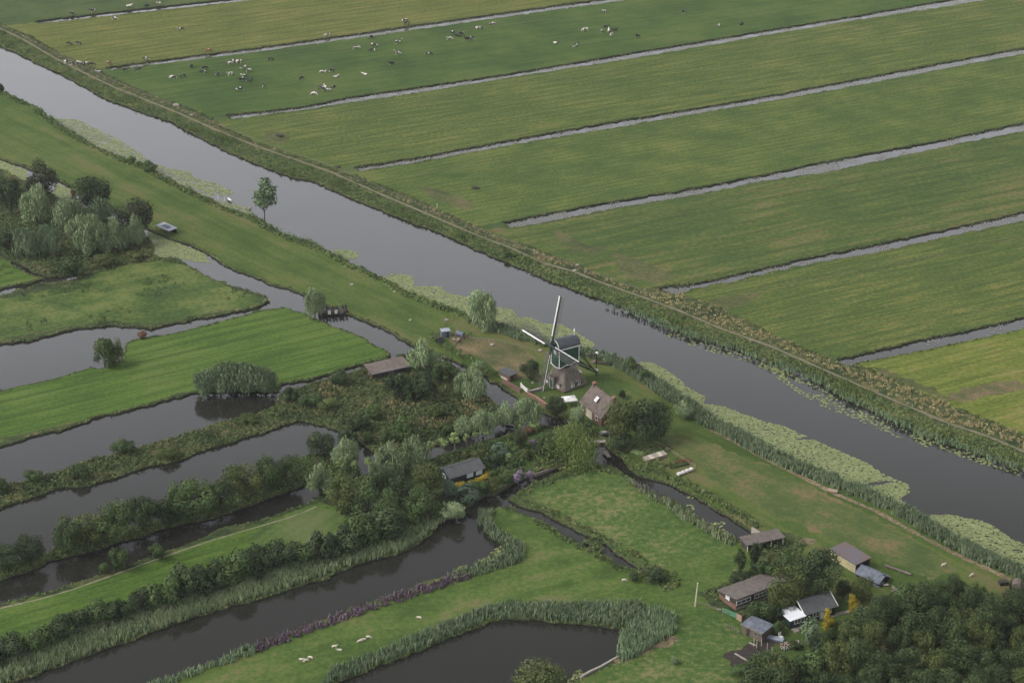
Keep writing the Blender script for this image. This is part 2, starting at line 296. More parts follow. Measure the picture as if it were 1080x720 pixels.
def in_poly(X, Y, poly):
    ins = np.zeros(len(X), bool); n = len(poly)
    for i in range(n):
        x1, y1 = poly[i]; x2, y2 = poly[(i + 1) % n]
        if y1 == y2: continue
        c = ((y1 > Y) != (y2 > Y)) & (X < (x2 - x1) * (Y - y1) / (y2 - y1) + x1); ins ^= c
    return ins
def W(pts): return [P2(p) for p in pts]
def ext(line, x1=1500, x0=None):
    """lengthen a pixel polyline along its end slopes"""
    l = list(line); (ax, ay), (bx, by) = l[-2], l[-1]; l.append((x1, by + (by - ay) / (bx - ax) * (x1 - bx)))
    if x0 is not None:
        (ax, ay), (bx, by) = l[0], l[1]; l.insert(0, (x0, ay + (by - ay) / (bx - ax) * (x0 - ax)))
    return l
def off(line, dx, dy): return [(x + dx, y + dy) for x, y in line]

# ------------------------------------------------------------------ the lie of the land (traced shorelines, on the ground plane)
FAR_EDGE = [(-1200,-447),(0,47),(67,79),(90,91),(112,104),(160,121),(180,127),(212,145),(240,159),(270,172),(307,180+6),(330,190),(352,200),(377,211),(400,220),(425,230),(455,241),(477,250),(495,258),(525,272),(540,278),(560,286),(580,295),(602,303),(622,311),(647,319),(672,328),(690,334),(710,346),(735,356),(750,360),(780,368),(810,381),(835,386),(860,399),(895,421),(935,439),(965,454),(1000,467),(1035,478),(1080,494),(1300,590),(2800,1245)]
NEAR_EDGE = [(-1200,-438),(-60,62),(0,94),(15,102),(37,112),(57,127),(82,144),(110,158),(127,166),(150,174),(165,181),(185,193),(212,206),(232,216),(252,224),(270,229),(280,237),(307,250),(330,257),(352,268),(370,278),(387,285),(407,295),(430,308),(460,320),(490,330),(510,339),(540,348),(560,355),(590,364),(615,370),(640,377),(660,383),(680,394),(697,408),(715,419),(735,432),(745,442),(757,449),(780,459),(810,475),(835,488),(860,499),(890,511),(920,523),(950,536),(985,557),(1022,577),(1050,590),(1080,602),(1300,710),(2800,1447)]
PATH_F = [(-600,-216),(-60,5),(0,30),(25,42),(57,61),(87,76),(120,92),(155,106),(190,120),(225,136),(270,154),(310,168),(345,180),(375,193),(402,205),(435,219),(470,234),(505,249),(540,262),(572,277),(607,287),(637,299),(680,314),(715,327),(757,345),(790,357),(810,364),(847,380),(897,402),(950,425),(1000,446),(1042,460),(1080,476),(1300,566),(2800,1185)]
OUT_F = [(-1200,-455),(0,23),(10,30),(32,38),(65,58),(105,75),(140,92),(175,106),(215,120),(240,136),(270,150),(310,164),(345,176),(375,185),(410,199),(445,212),(470,225),(495,236),(520,246),(540,254),(572,265),(610,280),(645,295),(675,305),(690,306),(720,310),(752,322),(780,335),(810,350),(850,368),(885,382),(917,389),(960,408),(1002,427),(1042,443),(1080,459),(1300,550),(2800,1165)]
# field ditches: far shore and near shore
D0 = ([(38,22),(130,11),(250,-2),(420,-22)], [(40,24),(130,14),(250,1),(420,-19)])
DA = ([(112,71),(200,59),(270,50.5),(400,32),(540,12),(648,-3)], [(117,73),(200,62.5),(270,54),(400,36),(540,16),(648,1)])
DB = ([(238,121),(270,118),(320,112),(370,102),(440,92),(540,77),(640,60),(700,50),(810,31.5),(900,17),(1010,-2)], [(244,125),(270,121),(320,115),(370,107),(440,97),(540,80.5),(640,65),(700,55),(810,36),(900,21),(1030,1)])
DC = ([(372,176),(440,166),(540,147),(640,129),(740,113),(810,101),(900,84),(1000,65),(1080,50)], [(378,180),(440,170),(540,151.5),(640,135),(740,118),(810,106),(900,90),(1000,71),(1080,56)])
DD = ([(530,234),(580,224),(640,213),(720,200),(810,183),(860,172),(940,157),(1000,146),(1080,129)], [(538,239),(580,233),(640,220),(720,207),(810,189),(870,181),(940,166),(1000,153),(1080,137)])
DE = ([(690,303),(730,299),(780,288),(810,281),(860,270),(930,256),(1000,241),(1080,223)], [(712,310),(735,303),(780,294),(810,287),(860,276),(930,264),(1000,248),(1080,232)])
DF = ([(880,379),(915,371),(965,359),(1010,350),(1080,334)], [(894,386),(912,380),(940,375),(1010,360.5),(1080,345)])
DITCHES = [(a, off(b, 0, 1.1)) for a, b in (D0, DA, DB, DC, DD, DE, DF)]
LW = [(-320,90),(-120,140),(0,167),(27,176),(67,192),(81,202),(120,222),(155,240),(162,245),(190,254),(215,264),(240,280),(270,292),(285,299),(315,307),(326,314),(345,322),(366,330),(383,337),(402,344),(417,352),(429,360),(445,368),(477,378),(500,391),(515,398),(545,417),(562,430),(590,440),(615,452),(637,467),(650,478),(660,487),(673,500),(693,505),(710,511),(723,518),(735,523),(750,533),(767,543),(783,553),(795,561),(786,572),(740,700),(700,1000),(-400,1000)]
TM = [(-320,112),(-120,158),(0,178),(12,184),(24,190),(40,197),(58,207),(75,213),(110,230),(140,243),(156,250),(162,262),(160,268),(170,272),(185,272),(202,282),(220,291),(240,300),(262,306),(280,312),(285,317),(270,324),(240,330),(200,337),(160,345),(115,342),(75,347),(37,357),(0,362),(-120,390),(-320,430)]
TM_NOTCH = [[(12,274),(27,280),(37,287),(52,291),(68,291),(80,289),(84,293),(68,296),(45,298),(30,303),(0,311),(-40,320),(-40,314),(0,304),(30,298),(48,293),(36,291),(22,284),(10,278)]]
M2P = [(-320,480),(-120,438),(0,412),(20,407),(50,401),(70,396),(97,387),(112,388),(128,380),(134,362),(150,356),(180,352),(225,341),(270,328),(300,324),(320,330),(335,337),(352,345),(376,353),(392,362),(408,370),(411,374),(409,376),(395,380),(371,386),(345,394),(325,400),(297,404),(293,412),(250,412),(205,413),(175,421),(140,431),(105,438),(70,451),(40,458),(0,470),(-120,503),(-320,560)]
RP = [(-320,600),(-120,548),(0,508),(15,510),(60,497),(92,485),(118,480),(150,470),(190,460),(225,447),(270,436),(292,427),(296,416),(318,408),(345,399),(372,393),(383,388),(402,383),(425,377),(440,372),(462,380),(477,385),(496,398),(504,407),(514,418),(526,428),(540,433),(545,436),(520,446),(500,454),(480,461),(455,470),(440,477),(420,484),(400,480),(378,463),(362,455),(355,451),(330,445),(315,442),(285,452),(270,457),(240,467),(215,474),(185,485),(160,490),(135,498),(95,511),(67,513),(35,523),(0,535),(-120,572),(-320,640)]
S2P = [(-320,705),(-120,640),(0,596),(50,582),(70,574),(100,566),(150,552),(200,540),(250,521),(280,510),(302,487),(324,480),(350,478),(372,487),(380,497),(365,507),(345,508),(327,507),(318,512),(305,516),(282,524),(250,536),(225,545),(175,555),(140,567),(107,577),(72,585),(52,590),(46,594),(32,600),(0,610),(-120,650),(-320,720)]
M3G = [(-320,740),(-120,676),(0,637),(30,629),(62,620),(95,610),(107,606),(140,594),(175,581),(212,567),(240,555),(270,550),(300,539),(320,532),(335,524),(338,516),(352,512),(388,500),(400,497),(430,492),(450,485),(480,475),(520,463),(545,455),(562,449),(585,450),(603,456),(622,464),(625,474),(618,480),(600,486),(568,496),(553,504),(540,510),(527,518),(506,524),(492,534),(488,541),(468,546),(462,554),(445,570),(425,581),(400,587),(370,597),(335,611),(302,621),(270,631),(230,642),(190,654),(150,669),(112,682),(75,696),(40,710),(10,720),(-120,770),(-320,850)]
I1 = [(536,525),(545,521),(558,512),(573,506),(590,498),(610,492),(627,490),(645,492),(657,500),(667,505),(680,515),(697,521),(712,529),(728,538),(742,550),(760,558),(775,566),(786,572),(830,640),(720,650),(686,601),(675,598),(650,583),(640,573),(622,564),(600,553),(577,542),(565,537),(548,532)]
I2 = [(516,538),(525,535),(540,536),(557,544),(572,549),(585,557),(600,567),(615,576),(630,581),(647,592),(670,601),(686,602),(720,600),(786,572),(900,640),(1000,1000),(560,1000),(585,742),(607,719),(630,707),(647,697),(652,690),(657,684),(662,672),(664,663),(647,661),(625,658),(600,656),(575,653),(550,652),(535,651),(517,654),(500,661),(485,667),(450,681),(420,693),(385,707),(350,720),(250,760),(100,1000),(-100,1000),(60,770),(160,722),(190,712),(235,696),(275,679),(300,669),(320,661),(350,650),(380,639),(400,631),(420,624),(440,617),(460,610),(480,606),(500,600),(515,592),(528,586),(533,580),(530,572),(520,567),(512,558),(510,548)]
CANAL = FAR_EDGE + NEAR_EDGE[::-1]
WATER_SEQ = [(1, CANAL)]
for a, b in DITCHES: WATER_SEQ.append((1, ext(a) + ext(b)[::-1]))
I4 = [(250,772),(330,748),(420,752),(500,765),(575,758),(640,780),(700,1000),(-100,1000),(120,830)]
WATER_SEQ += [(1, LW), (0, TM), (1, TM_NOTCH[0]), (0, M2P), (0, RP), (0, S2P), (0, M3G), (0, I1), (0, I2), (0, I4),
              (0, [(508,597),(512,592),(520,594),(517,600),(508,600)]), (0, [(480,600),(487,597),(493,600),(490,604),(481,604)])]
# what grows or lies on the land; painted in this order, only where there is land
def between(a, b): return ext(a[1], 1500, 0) + ext(b[0], 1500, 0)[::-1]
MATS = ['far', 'mownb', 'cow', 'mown', 'mownc', 'rough', 'dyke', 'dykeb', 'bright', 'mossy', 'tufty', 'isle', 'lawn', 'brown', 'soil', 'sand', 'swirl', 'mownd', 'mowne', 'tramp']
NAMES = dict(mownd='green_hayfield', mowne='lush_hayfield', tramp='trampled_ground', far='distant_meadow', mownb='distant_hayfield', cow='cow_pasture', mown='hayfield', mownc='bright_hayfield', rough='rough_ground', dyke='dyke', dykeb='dry_dyke_turf', bright='meadow', mossy='mossy_meadow', tufty='tufty_meadow', isle='sheep_meadow', lawn='lawn', brown='dry_yard', soil='dug_soil', sand='bare_earth', swirl='swirled_meadow')
MAT_SEQ = [('mownb', between(D0, DA)), ('cow', between(DA, DB)), ('mown', between(DB, DC)), ('mowne', between(DC, DD)), ('mownd', between(DD, DE)), ('mown', between(DE, DF)),
    ('mownc', ext(DF[1], 1700, 860) + [(2800, 1165)]),
    ('tramp', [(440,196),(462,199),(486,208),(503,214),(492,222),(470,214),(452,207)]), ('tramp', [(583,240),(600,246),(612,256),(640,262),(628,270),(606,266),(590,256)]), ('tramp', [(645,266),(668,272),(690,282),(715,290),(690,300),(668,294),(652,282)]),
    ('tramp', [(280,138),(300,140),(306,147),(296,152),(276,146)]), ('tramp', [(742,318),(770,312),(800,310),(792,318),(765,326)]), ('tramp', [(915,387),(930,388),(965,403),(1008,421),(1000,424),(950,404)]),
    ('brown', [(1000,418),(1015,408),(1045,405),(1075,400),(1090,410),(1040,418),(1015,425)]), 
    ('rough', OUT_F + FAR_EDGE[::-1]),
    ('dyke', [(x, y - 9) for x, y in NEAR_EDGE] + [(2800, 2200), (760, 2200)] + LW[-4::-1]),
    ('dykeb', [(700,455),(760,470),(830,500),(900,535),(960,565),(1010,600),(980,612),(900,575),(820,545),(760,510),(712,480)]),
    ('rough', TM), ('mossy', [(80,300),(100,289),(130,281),(160,275),(183,274),(202,284),(238,302),(278,315),(270,322),(200,334),(160,342),(115,339),(75,343),(0,357),(-120,384),(-320,420),(-320,385),(0,316)]),
    ('bright', [(-320,300),(-60,275),(0,271),(12,278),(24,285),(38,292),(20,299),(0,303),(-320,350)]),
    ('bright', M2P), ('rough', [(134,432),(205,411),(205,417),(150,436),(0,475),(0,462),(60,449)]),
    ('rough', RP), ('rough', S2P), ('rough', M3G),
    ('bright', [(-320,745),(-120,682),(0,641),(95,614),(175,585),(270,553),(320,535),(338,528),(372,545),(380,556),(366,568),(330,578),(262,597),(200,620),(150,637),(110,650),(60,670),(0,690),(-320,800)]),
    ('swirl', [(290,548),(320,538),(338,532),(368,546),(374,556),(360,566),(320,574),(280,578),(262,566)]),
    ('lawn', [(508,500),(540,490),(565,478),(590,474),(622,468),(622,478),(600,484),(568,494),(553,502),(530,508)]),
    ('lawn', [(440,478),(500,462),(560,452),(600,462),(560,470),(505,486),(460,496)]),
    ('tufty', [(556,523),(562,516),(575,511),(610,500),(630,495),(650,500),(665,512),(690,525),(720,540),(755,566),(775,572),(800,610),(740,640),(700,610),(680,592),(650,578),(610,553),(580,538)]),
    ('isle', I2), ('isle', I4), ('isle', [(686,602),(786,572),(760,640),(700,650)]),
    ('tufty', [(700,650),(730,640),(770,650),(800,690),(790,800),(600,800),(590,735),(640,706)]),
    ('brown', [(470,352),(480,345),(497,355),(520,358),(545,364),(563,375),(566,385),(572,402),(548,404),(540,398),(520,388),(505,378),(480,368)]),
    ('lawn', [(536,402),(560,399),(574,404),(590,417),(620,400),(640,392),(690,410),(745,452),(700,455),(650,470),(620,452),(590,436),(565,422)]),
    ('dyke', [(640,380),(700,412),(745,448),(710,450),(680,430),(640,398)]),
    ('soil', [(762,693),(791,677),(812,667),(826,672),(812,686),(797,698),(785,712),(773,706)]),
    ('lawn', [(826,672),(870,655),(905,640),(930,650),(880,690),(835,705),(812,700),(805,690)]),
    ('sand', [(617,705),(634,698),(652,690),(680,676),(712,671),(718,675),(700,682),(672,690),(655,698)]),
    ('rough', [(735,625),(770,612),(800,590),(800,560),(828,560),(850,570),(845,600),(840,640),(800,660),(760,640)]),
    ('rough', [(880,690),(930,640),(990,612),(1060,635),(1120,650),(1300,800),(1000,1000),(780,1000),(760,740),(800,700),(850,705)]),
    ('soil', [(558,412),(572,408),(574,411),(560,416)]),
    ('soil', [(686,480),(694,476),(704,481),(696,486)]),
    ('sand', [(836,570),(850,566),(862,569),(850,575)]),
]

# ---- one constrained triangulation of all the outlines; every triangle is land of one kind or water
VS, ES = [], []
def add_ring(pts, step, jit, keep=None):
    n0 = len(VS); out = []
    for i in range(len(pts)):
        a, b = Vector(pts[i]), Vector(pts[(i + 1) % len(pts)]); L = (b - a).length
        mid = (a + b) / 2; big = abs(mid.x) > 260 or mid.y > 1000 or mid.y < 300
        k = max(1, int(L / (step * (12 if big else 1))))
        nrm = Vector((-(b - a).y, (b - a).x)).normalized() if L > 0 else Vector((0, 0))
        for j in range(k):
            p = a + (b - a) * j / k
            if jit and not big: p = p + nrm * random.gauss(0, jit) * (.4 if j == 0 else 1)
            out.append((p.x, p.y))
    VS.extend(Vector(p) for p in out); ES.extend((n0 + i, n0 + (i + 1) % len(out)) for i in range(len(out)))
    return out
BIG = 9000
add_ring([(-BIG, -2500), (BIG, -2500), (BIG, 14000), (-BIG, 14000)], 1e9, 0)
wseq = [(iw, add_ring(W(pl), 1.6, .28)) for iw, pl in WATER_SEQ]
mseq = [(m, add_ring(W(pl), 1.4, .55)) for m, pl in MAT_SEQ]
cv, ce, cf, *_ = delaunay_2d_cdt(VS, ES, [], 0, 1e-4)
cv = np.array([(p.x, p.y) for p in cv]); cf = [f for f in cf if len(f) == 3]; T = np.array(cf)
cx, cy = cv[T].mean(1).T
isw = np.zeros(len(T), bool)
for iw, pl in wseq:
    isw[in_poly(cx, cy, pl)] = bool(iw)
cls = np.zeros(len(T), int)
for m, pl in mseq: cls[in_poly(cx, cy, pl)] = MATS.index(m)
def on_land(X, Y):
    r = np.ones(len(X), bool)
    for iw, pl in wseq: r[in_poly(X, Y, pl)] = not iw
    return r
for k, mn in enumerate(MATS):
    sel = T[(~isw) & (cls == k)]
    if not len(sel): continue
    u, inv = np.unique(sel, return_inverse=True)
    V = np.c_[cv[u], np.zeros(len(u))]
    F = inv.reshape(-1, 3)
    a, b, c = V[F[:, 0], :2], V[F[:, 1], :2], V[F[:, 2], :2]
    flip = ((b[:, 0] - a[:, 0]) * (c[:, 1] - a[:, 1]) - (b[:, 1] - a[:, 1]) * (c[:, 0] - a[:, 0])) < 0
    F[flip] = F[flip][:, ::-1]
    tag(linkmesh(NAMES[mn], np_mesh(NAMES[mn], V, F, None, M[mn])), kind='structure')
# banks: a steep earth face wherever land meets water
ed = {}
for i, t in enumerate(T):
    for a, b in ((t[0], t[1]), (t[1], t[2]), (t[2], t[0])): ed.setdefault((min(a, b), max(a, b)), []).append(i)
bank_e = []      # (p, q, outward normal towards the water)
for (a, b), tt in ed.items():
    if len(tt) == 2 and isw[tt[0]] != isw[tt[1]]:
        wt = tt[0] if isw[tt[0]] else tt[1]
        p, q = cv[a], cv[b]; n = np.array([-(q - p)[1], (q - p)[0]]); n = n / (np.linalg.norm(n) + 1e-9)
        if np.dot(np.array([cx[wt], cy[wt]]) - p, n) < 0: n = -n
        bank_e.append((p, q, n))
V, F = [], []
for p, q, n in bank_e:
    k = len(V); V += [(p[0], p[1], 0), (q[0], q[1], 0), (q[0] + n[0] * .12, q[1] + n[1] * .12, -1.0), (p[0] + n[0] * .12, p[1] + n[1] * .12, -1.0)]; F.append((k, k + 1, k + 2, k + 3))
tag(linkmesh('bank', np_mesh('bank', V, F, None, M['bank'])), kind='structure')
WZ = -.42
mb = MB(); mb.raw([(-BIG, -2500, WZ), (BIG, -2500, WZ), (BIG, 14000, WZ), (-BIG, 14000, WZ)], [(0, 1, 2, 3)])
tag(mb.build('water', M['water']), kind='structure')

def strip(name, line, wid, m, z=.03, step=2.0, jit=.12):
    pts = [Vector(P2(p)) for p in line]; out = []
    for a, b in zip(pts, pts[1:]):
        k = max(1, int((b - a).length / step))
        for j in range(k): out.append(a + (b - a) * j / k)
    out.append(pts[-1]); V, F = [], []
    for i, p in enumerate(out):
        d = (out[min(i + 1, len(out) - 1)] - out[max(i - 1, 0)]).normalized(); n = Vector((-d.y, d.x)); ww = wid * random.uniform(.6, 1.2) / 2
        V += [(p.x + n.x * ww, p.y + n.y * ww, z), (p.x - n.x * ww, p.y - n.y * ww, z)]
        if i: F.append((2 * i - 2, 2 * i, 2 * i + 1, 2 * i - 1))
    return tag(linkmesh(name, np_mesh(name, V, [f[::-1] for f in F], None, m)), kind='structure')
strip('footpath', PATH_F, .95, M['pathway'])
strip('worn_strip', [(748,452),(770,463),(800,480),(840,500),(880,520),(925,539),(960,559),(1010,585),(1060,608),(1110,633)], 1.3, M['sand'], .02, 1.2, .5)
strip('track', [(-40,655),(5,640),(40,632),(75,622),(120,606),(175,586),(225,569),(270,556),(300,547),(318,541),(334,534)], .5, M['paletrack'])
for ln, dy in ((DB[1], 9), (DC[1], 12), (DD[1], 14), (DE[1], 16), (DA[1], 7)):
    for k in (0, 3.2):
        q = off(ln, 0, dy + k)[1:]; strip('wheel_track', [(x, y + 1.2 * math.sin(x * .021 + k * .2)) for x, y in ext(q, 1150)], .45, M['tramp'], .012 + k * .001, 3.0, .1)
strip('garden_path', [(550,407),(558,412),(574,408)], 1.0, M['concrete'])
strip('yard_path', [(868,653),(880,648),(905,642),(925,640)], 1.0, M['concrete'], .034)
strip('garden_path', [(793,628),(780,612),(775,600)], .7, M['pathway'], .038)

# ------------------------------------------------------------------ the hazy air
hz = bpy.data.materials.new('haze'); hz.use_nodes = True; hn = hz.node_tree; hn.nodes.clear()
ho = hn.nodes.new('ShaderNodeOutputMaterial'); hv = hn.nodes.new('ShaderNodeVolumePrincipled')
hv.inputs['Color'].default_value = (.93, .95, 1, 1); hv.inputs['Density'].default_value = HAZE; hv.inputs['Anisotropy'].default_value = .2
hn.links.new(hv.outputs[0], ho.inputs['Volume'])
mb = MB(); mb.box((0, 5750, 113.5), (2 * BIG + 200, 16700, 235)); hb = mb.build('haze', hz)
tag(hb, 'thin grey haze over the whole polder', 'haze', kind='stuff')

# ------------------------------------------------------------------ ground vegetation nobody could count (stuff)
def blades(base, h, wd, lean=.25, per=3, vlo=0., vhi=1.):
    """per base point a few bent blades; returns V, F, v"""
    n = len(base) * per; B = np.repeat(base, per, 0); B = B + np.c_[rng.normal(0, .22, (n, 2)), np.zeros(n)]
    H = np.repeat(h, per) * rng.uniform(.6, 1.1, n) if np.ndim(h) else h * rng.uniform(.6, 1.1, n)
    a = rng.uniform(0, 2 * np.pi, n); d = np.c_[np.cos(a), np.sin(a), np.zeros(n)]
    la = rng.uniform(0, 2 * np.pi, n); l = np.c_[np.cos(la), np.sin(la), np.zeros(n)] * (H * rng.uniform(0, lean, n) * 2)[:, None]
    up = np.c_[np.zeros(n), np.zeros(n), H]; wv = wd * rng.uniform(.6, 1.3, n)[:, None]
    V = np.stack([B - d * wv / 2, B + d * wv / 2, B + up * .6 + l * .35 + d * wv * .55, B + up + l, B + up * .6 + l * .35 - d * wv * .55], 1).reshape(-1, 3)
    k = np.arange(n) * 5
    F = np.concatenate([np.c_[k, k + 1, k + 2], np.c_[k, k + 2, k + 4], np.c_[k + 4, k + 2, k + 3]])
    v = rng.uniform(vlo, vhi, n); return V, F, np.tile(v, 3)
def tufts(base, r, h, per=10, vlo=0., vhi=1., leaf=.19):
    if leaf == .19: per = int(per * 1.6)
    """low leafy clumps: small faces strewn through flattened domes"""
    n = len(base) * per; B = np.repeat(base, per, 0)
    Rr = np.repeat(r, per) if np.ndim(r) else np.full(n, r); H = np.repeat(h, per) if np.ndim(h) else np.full(n, h)
    d = rng.normal(size=(n, 3)); d[:, 2] = np.abs(d[:, 2]); d /= np.linalg.norm(d, axis=1)[:, None]
    C = B + d * np.c_[Rr, Rr, H] * rng.uniform(.55, 1.05, n)[:, None]
    nn = d + rng.normal(0, .45, (n, 3)); nn /= np.linalg.norm(nn, axis=1)[:, None]
    t = np.cross(nn, rng.normal(size=(n, 3))); t /= np.linalg.norm(t, axis=1)[:, None]; b = np.cross(nn, t)
    s = (leaf * rng.uniform(.6, 1.5, n))[:, None]
    V = np.stack([C + t * s, C + b * s * .8, C - t * s, C - b * s * .8], 1).reshape(-1, 3)
    k = np.arange(n) * 4; F = np.concatenate([np.c_[k, k + 1, k + 2], np.c_[k, k + 2, k + 3]])
    cv_ = np.repeat(rng.uniform(vlo, vhi, len(base)), per); v = np.clip(cv_ * .6 + rng.uniform(vlo, vhi, n) * .4, 0, 1)
    return V, F, np.tile(v, 2)
def join(parts):
    Vs, Fs, vs, k = [], [], [], 0
    for V, F, v in parts: Vs.append(V); Fs.append(F + k); vs.append(v); k += len(V)
    return np.concatenate(Vs), np.concatenate(Fs), np.concatenate(vs)
def stuff(name, parts, m, label, cat):
    V, F, v = join(parts); return tag(linkmesh(name, np_mesh(name, V, F, v, m)), label, cat, kind='stuff')
def pts_poly(poly, dens, land=True, world=False):
    w_ = poly if world else W(poly); a = np.array(w_); lo, hi = a.min(0), a.max(0)
    n = int((hi[0] - lo[0]) * (hi[1] - lo[1]) * dens); X = rng.uniform(lo[0], hi[0], n); Y = rng.uniform(lo[1], hi[1], n)
    k = in_poly(X, Y, w_)
    k &= (np.abs(X) < 60 + Y * .27) & (Y > 300) & (Y < 900)
    X, Y = X[k], Y[k]
    if land is not None:
        l = on_land(X, Y); k = l if land else ~l; X, Y = X[k], Y[k]
    return np.c_[X, Y, np.zeros(len(X)) if land is not False else np.full(len(X), WZ)]
def pts_band(line, wid, dens, land=True, side=0):
    """points in a band along a pixel polyline; side shifts it (world metres, + = left of travel)"""
    out = []
    pl = [Vector(P2(p)) for p in line]
    for a, b in zip(pl, pl[1:]):
        L = (b - a).length; n = rng.poisson(L * wid * dens); d = (b - a).normalized(); nn = Vector((-d.y, d.x))
        s = rng.uniform(0, L, n); t = rng.uniform(-.5, .5, n) * wid + side
        out.append(np.c_[a.x + d.x * s + nn.x * t, a.y + d.y * s + nn.y * t, np.zeros(n)])
    A = np.concatenate(out); k = (np.abs(A[:, 0]) < 60 + A[:, 1] * .27) & (A[:, 1] > 290) & (A[:, 1] < 900); A = A[k]
    if land is not None:
        l = on_land(A[:, 0], A[:, 1]); A = A[l if land else ~l]
    return A
def clumpy(A, scale=6, thr=.0, seed=0):
    """keep points where a smooth random field is high: natural gaps"""
    r = np.random.default_rng(seed); f = np.zeros(len(A))
    for i in range(5):
        k = r.normal(size=2) / scale * 2.2; f += np.sin(A[:, 0] * k[0] + A[:, 1] * k[1] + r.uniform(0, 6.3))
    return A[f > thr]
def off_path(A, d=1.15):
    pl = np.array(W(PATH_F)); k = np.ones(len(A), bool)
    for a, b in zip(pl, pl[1:]):
        ab = b - a; t = np.clip(((A[:, :2] - a) @ ab) / (ab @ ab), 0, 1); k &= np.linalg.norm(A[:, :2] - a - t[:, None] * ab, axis=1) > d
    return A[k]
# fringe of overhanging grass along every shore
fb = []
for p, q, n in bank_e:
    m_ = (p + q) / 2
    if abs(m_[0]) > 30 + m_[1] * .27 or m_[1] > 860 or m_[1] < 315: continue
    L = np.linalg.norm(q - p); k = rng.poisson(L * 2.6 + .3)
    for _ in range(k):
        c = p + (q - p) * rng.uniform() + n * rng.uniform(-.6, .05); fb.append((c[0], c[1], -.12))
fb = np.array(fb); hh = rng.uniform(.15, .42, len(fb)) * (1 + .6 * np.sin(fb[:, 0] * .31) * np.sin(fb[:, 1] * .23))
nearf = (fb[:, 1] + fb[:, 0] * .9) < 600
stuff('shore_grass', [tufts(fb[nearf], .38, hh[nearf], 9, leaf=.2), tufts(fb[~nearf], .34, hh[~nearf] * .75, 7, leaf=.2)], M['s_fringe'], 'dark fringe of grass and weeds overhanging the edges of all the ditches', 'grass')

# far bank of the river: mixed herbage below the path, tawny grass above it
A = off_path(pts_poly(PATH_F + FAR_EDGE[::-1], 1.5)); B1 = clumpy(A, 7, .3, 3); B0 = clumpy(A, 9, 1.4, 5)
stuff('bank_herbs', [tufts(A, .6, rng.uniform(.15, .45, len(A)), 14, leaf=.15), tufts(B1, .7, rng.uniform(.35, .75, len(B1)), 14, .1, .6, .15), blades(B0, 1.1, .16, .2, 7, .2, .8)], M['s_herb'], 'thick green herbage on the river bank below the far footpath', 'herbage')
A = off_path(pts_poly(OUT_F + PATH_F[::-1], .8)); k = rng.uniform(size=len(A)) < np.clip((A[:, 0] + 60) / 110, .12, 1.)
T1 = A[k]; T2 = A[~k]
stuff('tawny_grass', [tufts(T1, .65, rng.uniform(.15, .5, len(T1)), 14, leaf=.15), blades(clumpy(T1, 6, .9, 9), .8, .15, .35, 8, .3, 1.)], M['s_tawny'], 'dry tawny reed and grass between the far footpath and the fields', 'dry grass')
stuff('verge_herbs', [tufts(T2, .6, rng.uniform(.15, .4, len(T2)), 13, leaf=.15)], M['s_rough'], 'low rough herbage beside the far footpath along the fields', 'herbage')
A = pts_band(OUT_F[2:-1], 1.6, 1.3, True, -.6)
stuff('field_verge', [tufts(clumpy(A, 8, -.6, 12), .55, .4, 14, 0, .6, .15)], M['s_herb'], 'dark green weedy strip where the far dyke meets the hayfields', 'herbage')
# reeds standing in the far margin
A = pts_band([(640,322),(680,336),(710,350),(745,362),(775,370),(810,385),(850,398),(900,426),(960,455),(1020,477),(1080,498),(1200,545)], 2.4, 1.3, None, .9)
stuff('far_reed', [blades(A, 1.2, .16, .2, 6, 0, .8)], M['s_reed'], 'blue green reed along the foot of the far river bank', 'reed')
# near bank of the river
LB = NEAR_EDGE[1:28]
A = pts_band(LB, 3.2, 1.6, True, -.9); A2 = clumpy(A, 7, .6, 4)
stuff('near_bank_herbs', [tufts(A, .6, rng.uniform(.3, .8, len(A)), 9, .1, .8), tufts(A2, .9, rng.uniform(.8, 1.7, len(A2)), 9, 0, .5)], M['s_herb'], 'bushy green herbage along the near river bank above the mill', 'herbage')
RB = [(495,336),(520,345),(545,353),(570,361),(600,369),(630,376),(650,382),(668,391),(685,402),(705,416),(728,431),(748,446),(775,459),(805,476),(835,491),(865,503),(895,515),(925,527),(950,539),(985,561),(1022,581),(1050,594),(1080,606),(1200,664)]
A = pts_band(RB, 4.6, 3.4, None, 0); A = clumpy(A, 5, -3.2, 8); k = A[:, 0] < 24
stuff('river_reed', [blades(A[k], 1.3, .17, .2, 6, .1, 1.), blades(A[~k], 1.55, .17, .2, 9, .1, 1.)], M['s_reed'], 'tall blue green reed along the near river bank from the mill to the right edge', 'reed')
# reed beds by the lower waters
RB3 = [(-120,770),(-60,745),(10,718),(75,695),(150,668),(230,641),(302,620),(370,596),(425,580),(445,569),(462,553),(480,543),(470,535),(452,543),(432,553),(405,563),(368,574),(300,592),(228,614),(148,645),(75,669),(10,690),(-120,730)]
A = pts_poly(RB3, 4.5, None)
stuff('reed_bed', [blades(A, 1.5, .15, .28, 7, 0, .85)], M['s_reedlight'], 'broad grey green reed bed along the north shore of the lowest wide water', 'reed')
RB4 = [(340,724),(385,706),(420,692),(450,680),(485,666),(515,653),(550,651),(600,655),(647,660),(672,661),(690,648),(672,636),(640,636),(600,638),(560,637),(535,636),(505,644),(470,658),(430,675),(395,690),(350,706)]
A = pts_poly(RB4, 4.0, None)
stuff('pond_reed', [blades(A, 1.5, .15, .25, 7, 0, .9)], M['s_reed'], 'green reed fringe round the top of the dark pond at the bottom', 'reed')
A = pts_poly([(652,692),(655,672),(672,655),(690,643),(712,652),(712,666),(692,679),(668,693),(655,698)], 4.5, None)
stuff('pond_corner_reed', [blades(A, 1.9, .16, .22, 8, 0, .8)], M['s_reed'], 'tall reed clump at the right corner of the dark pond', 'reed')
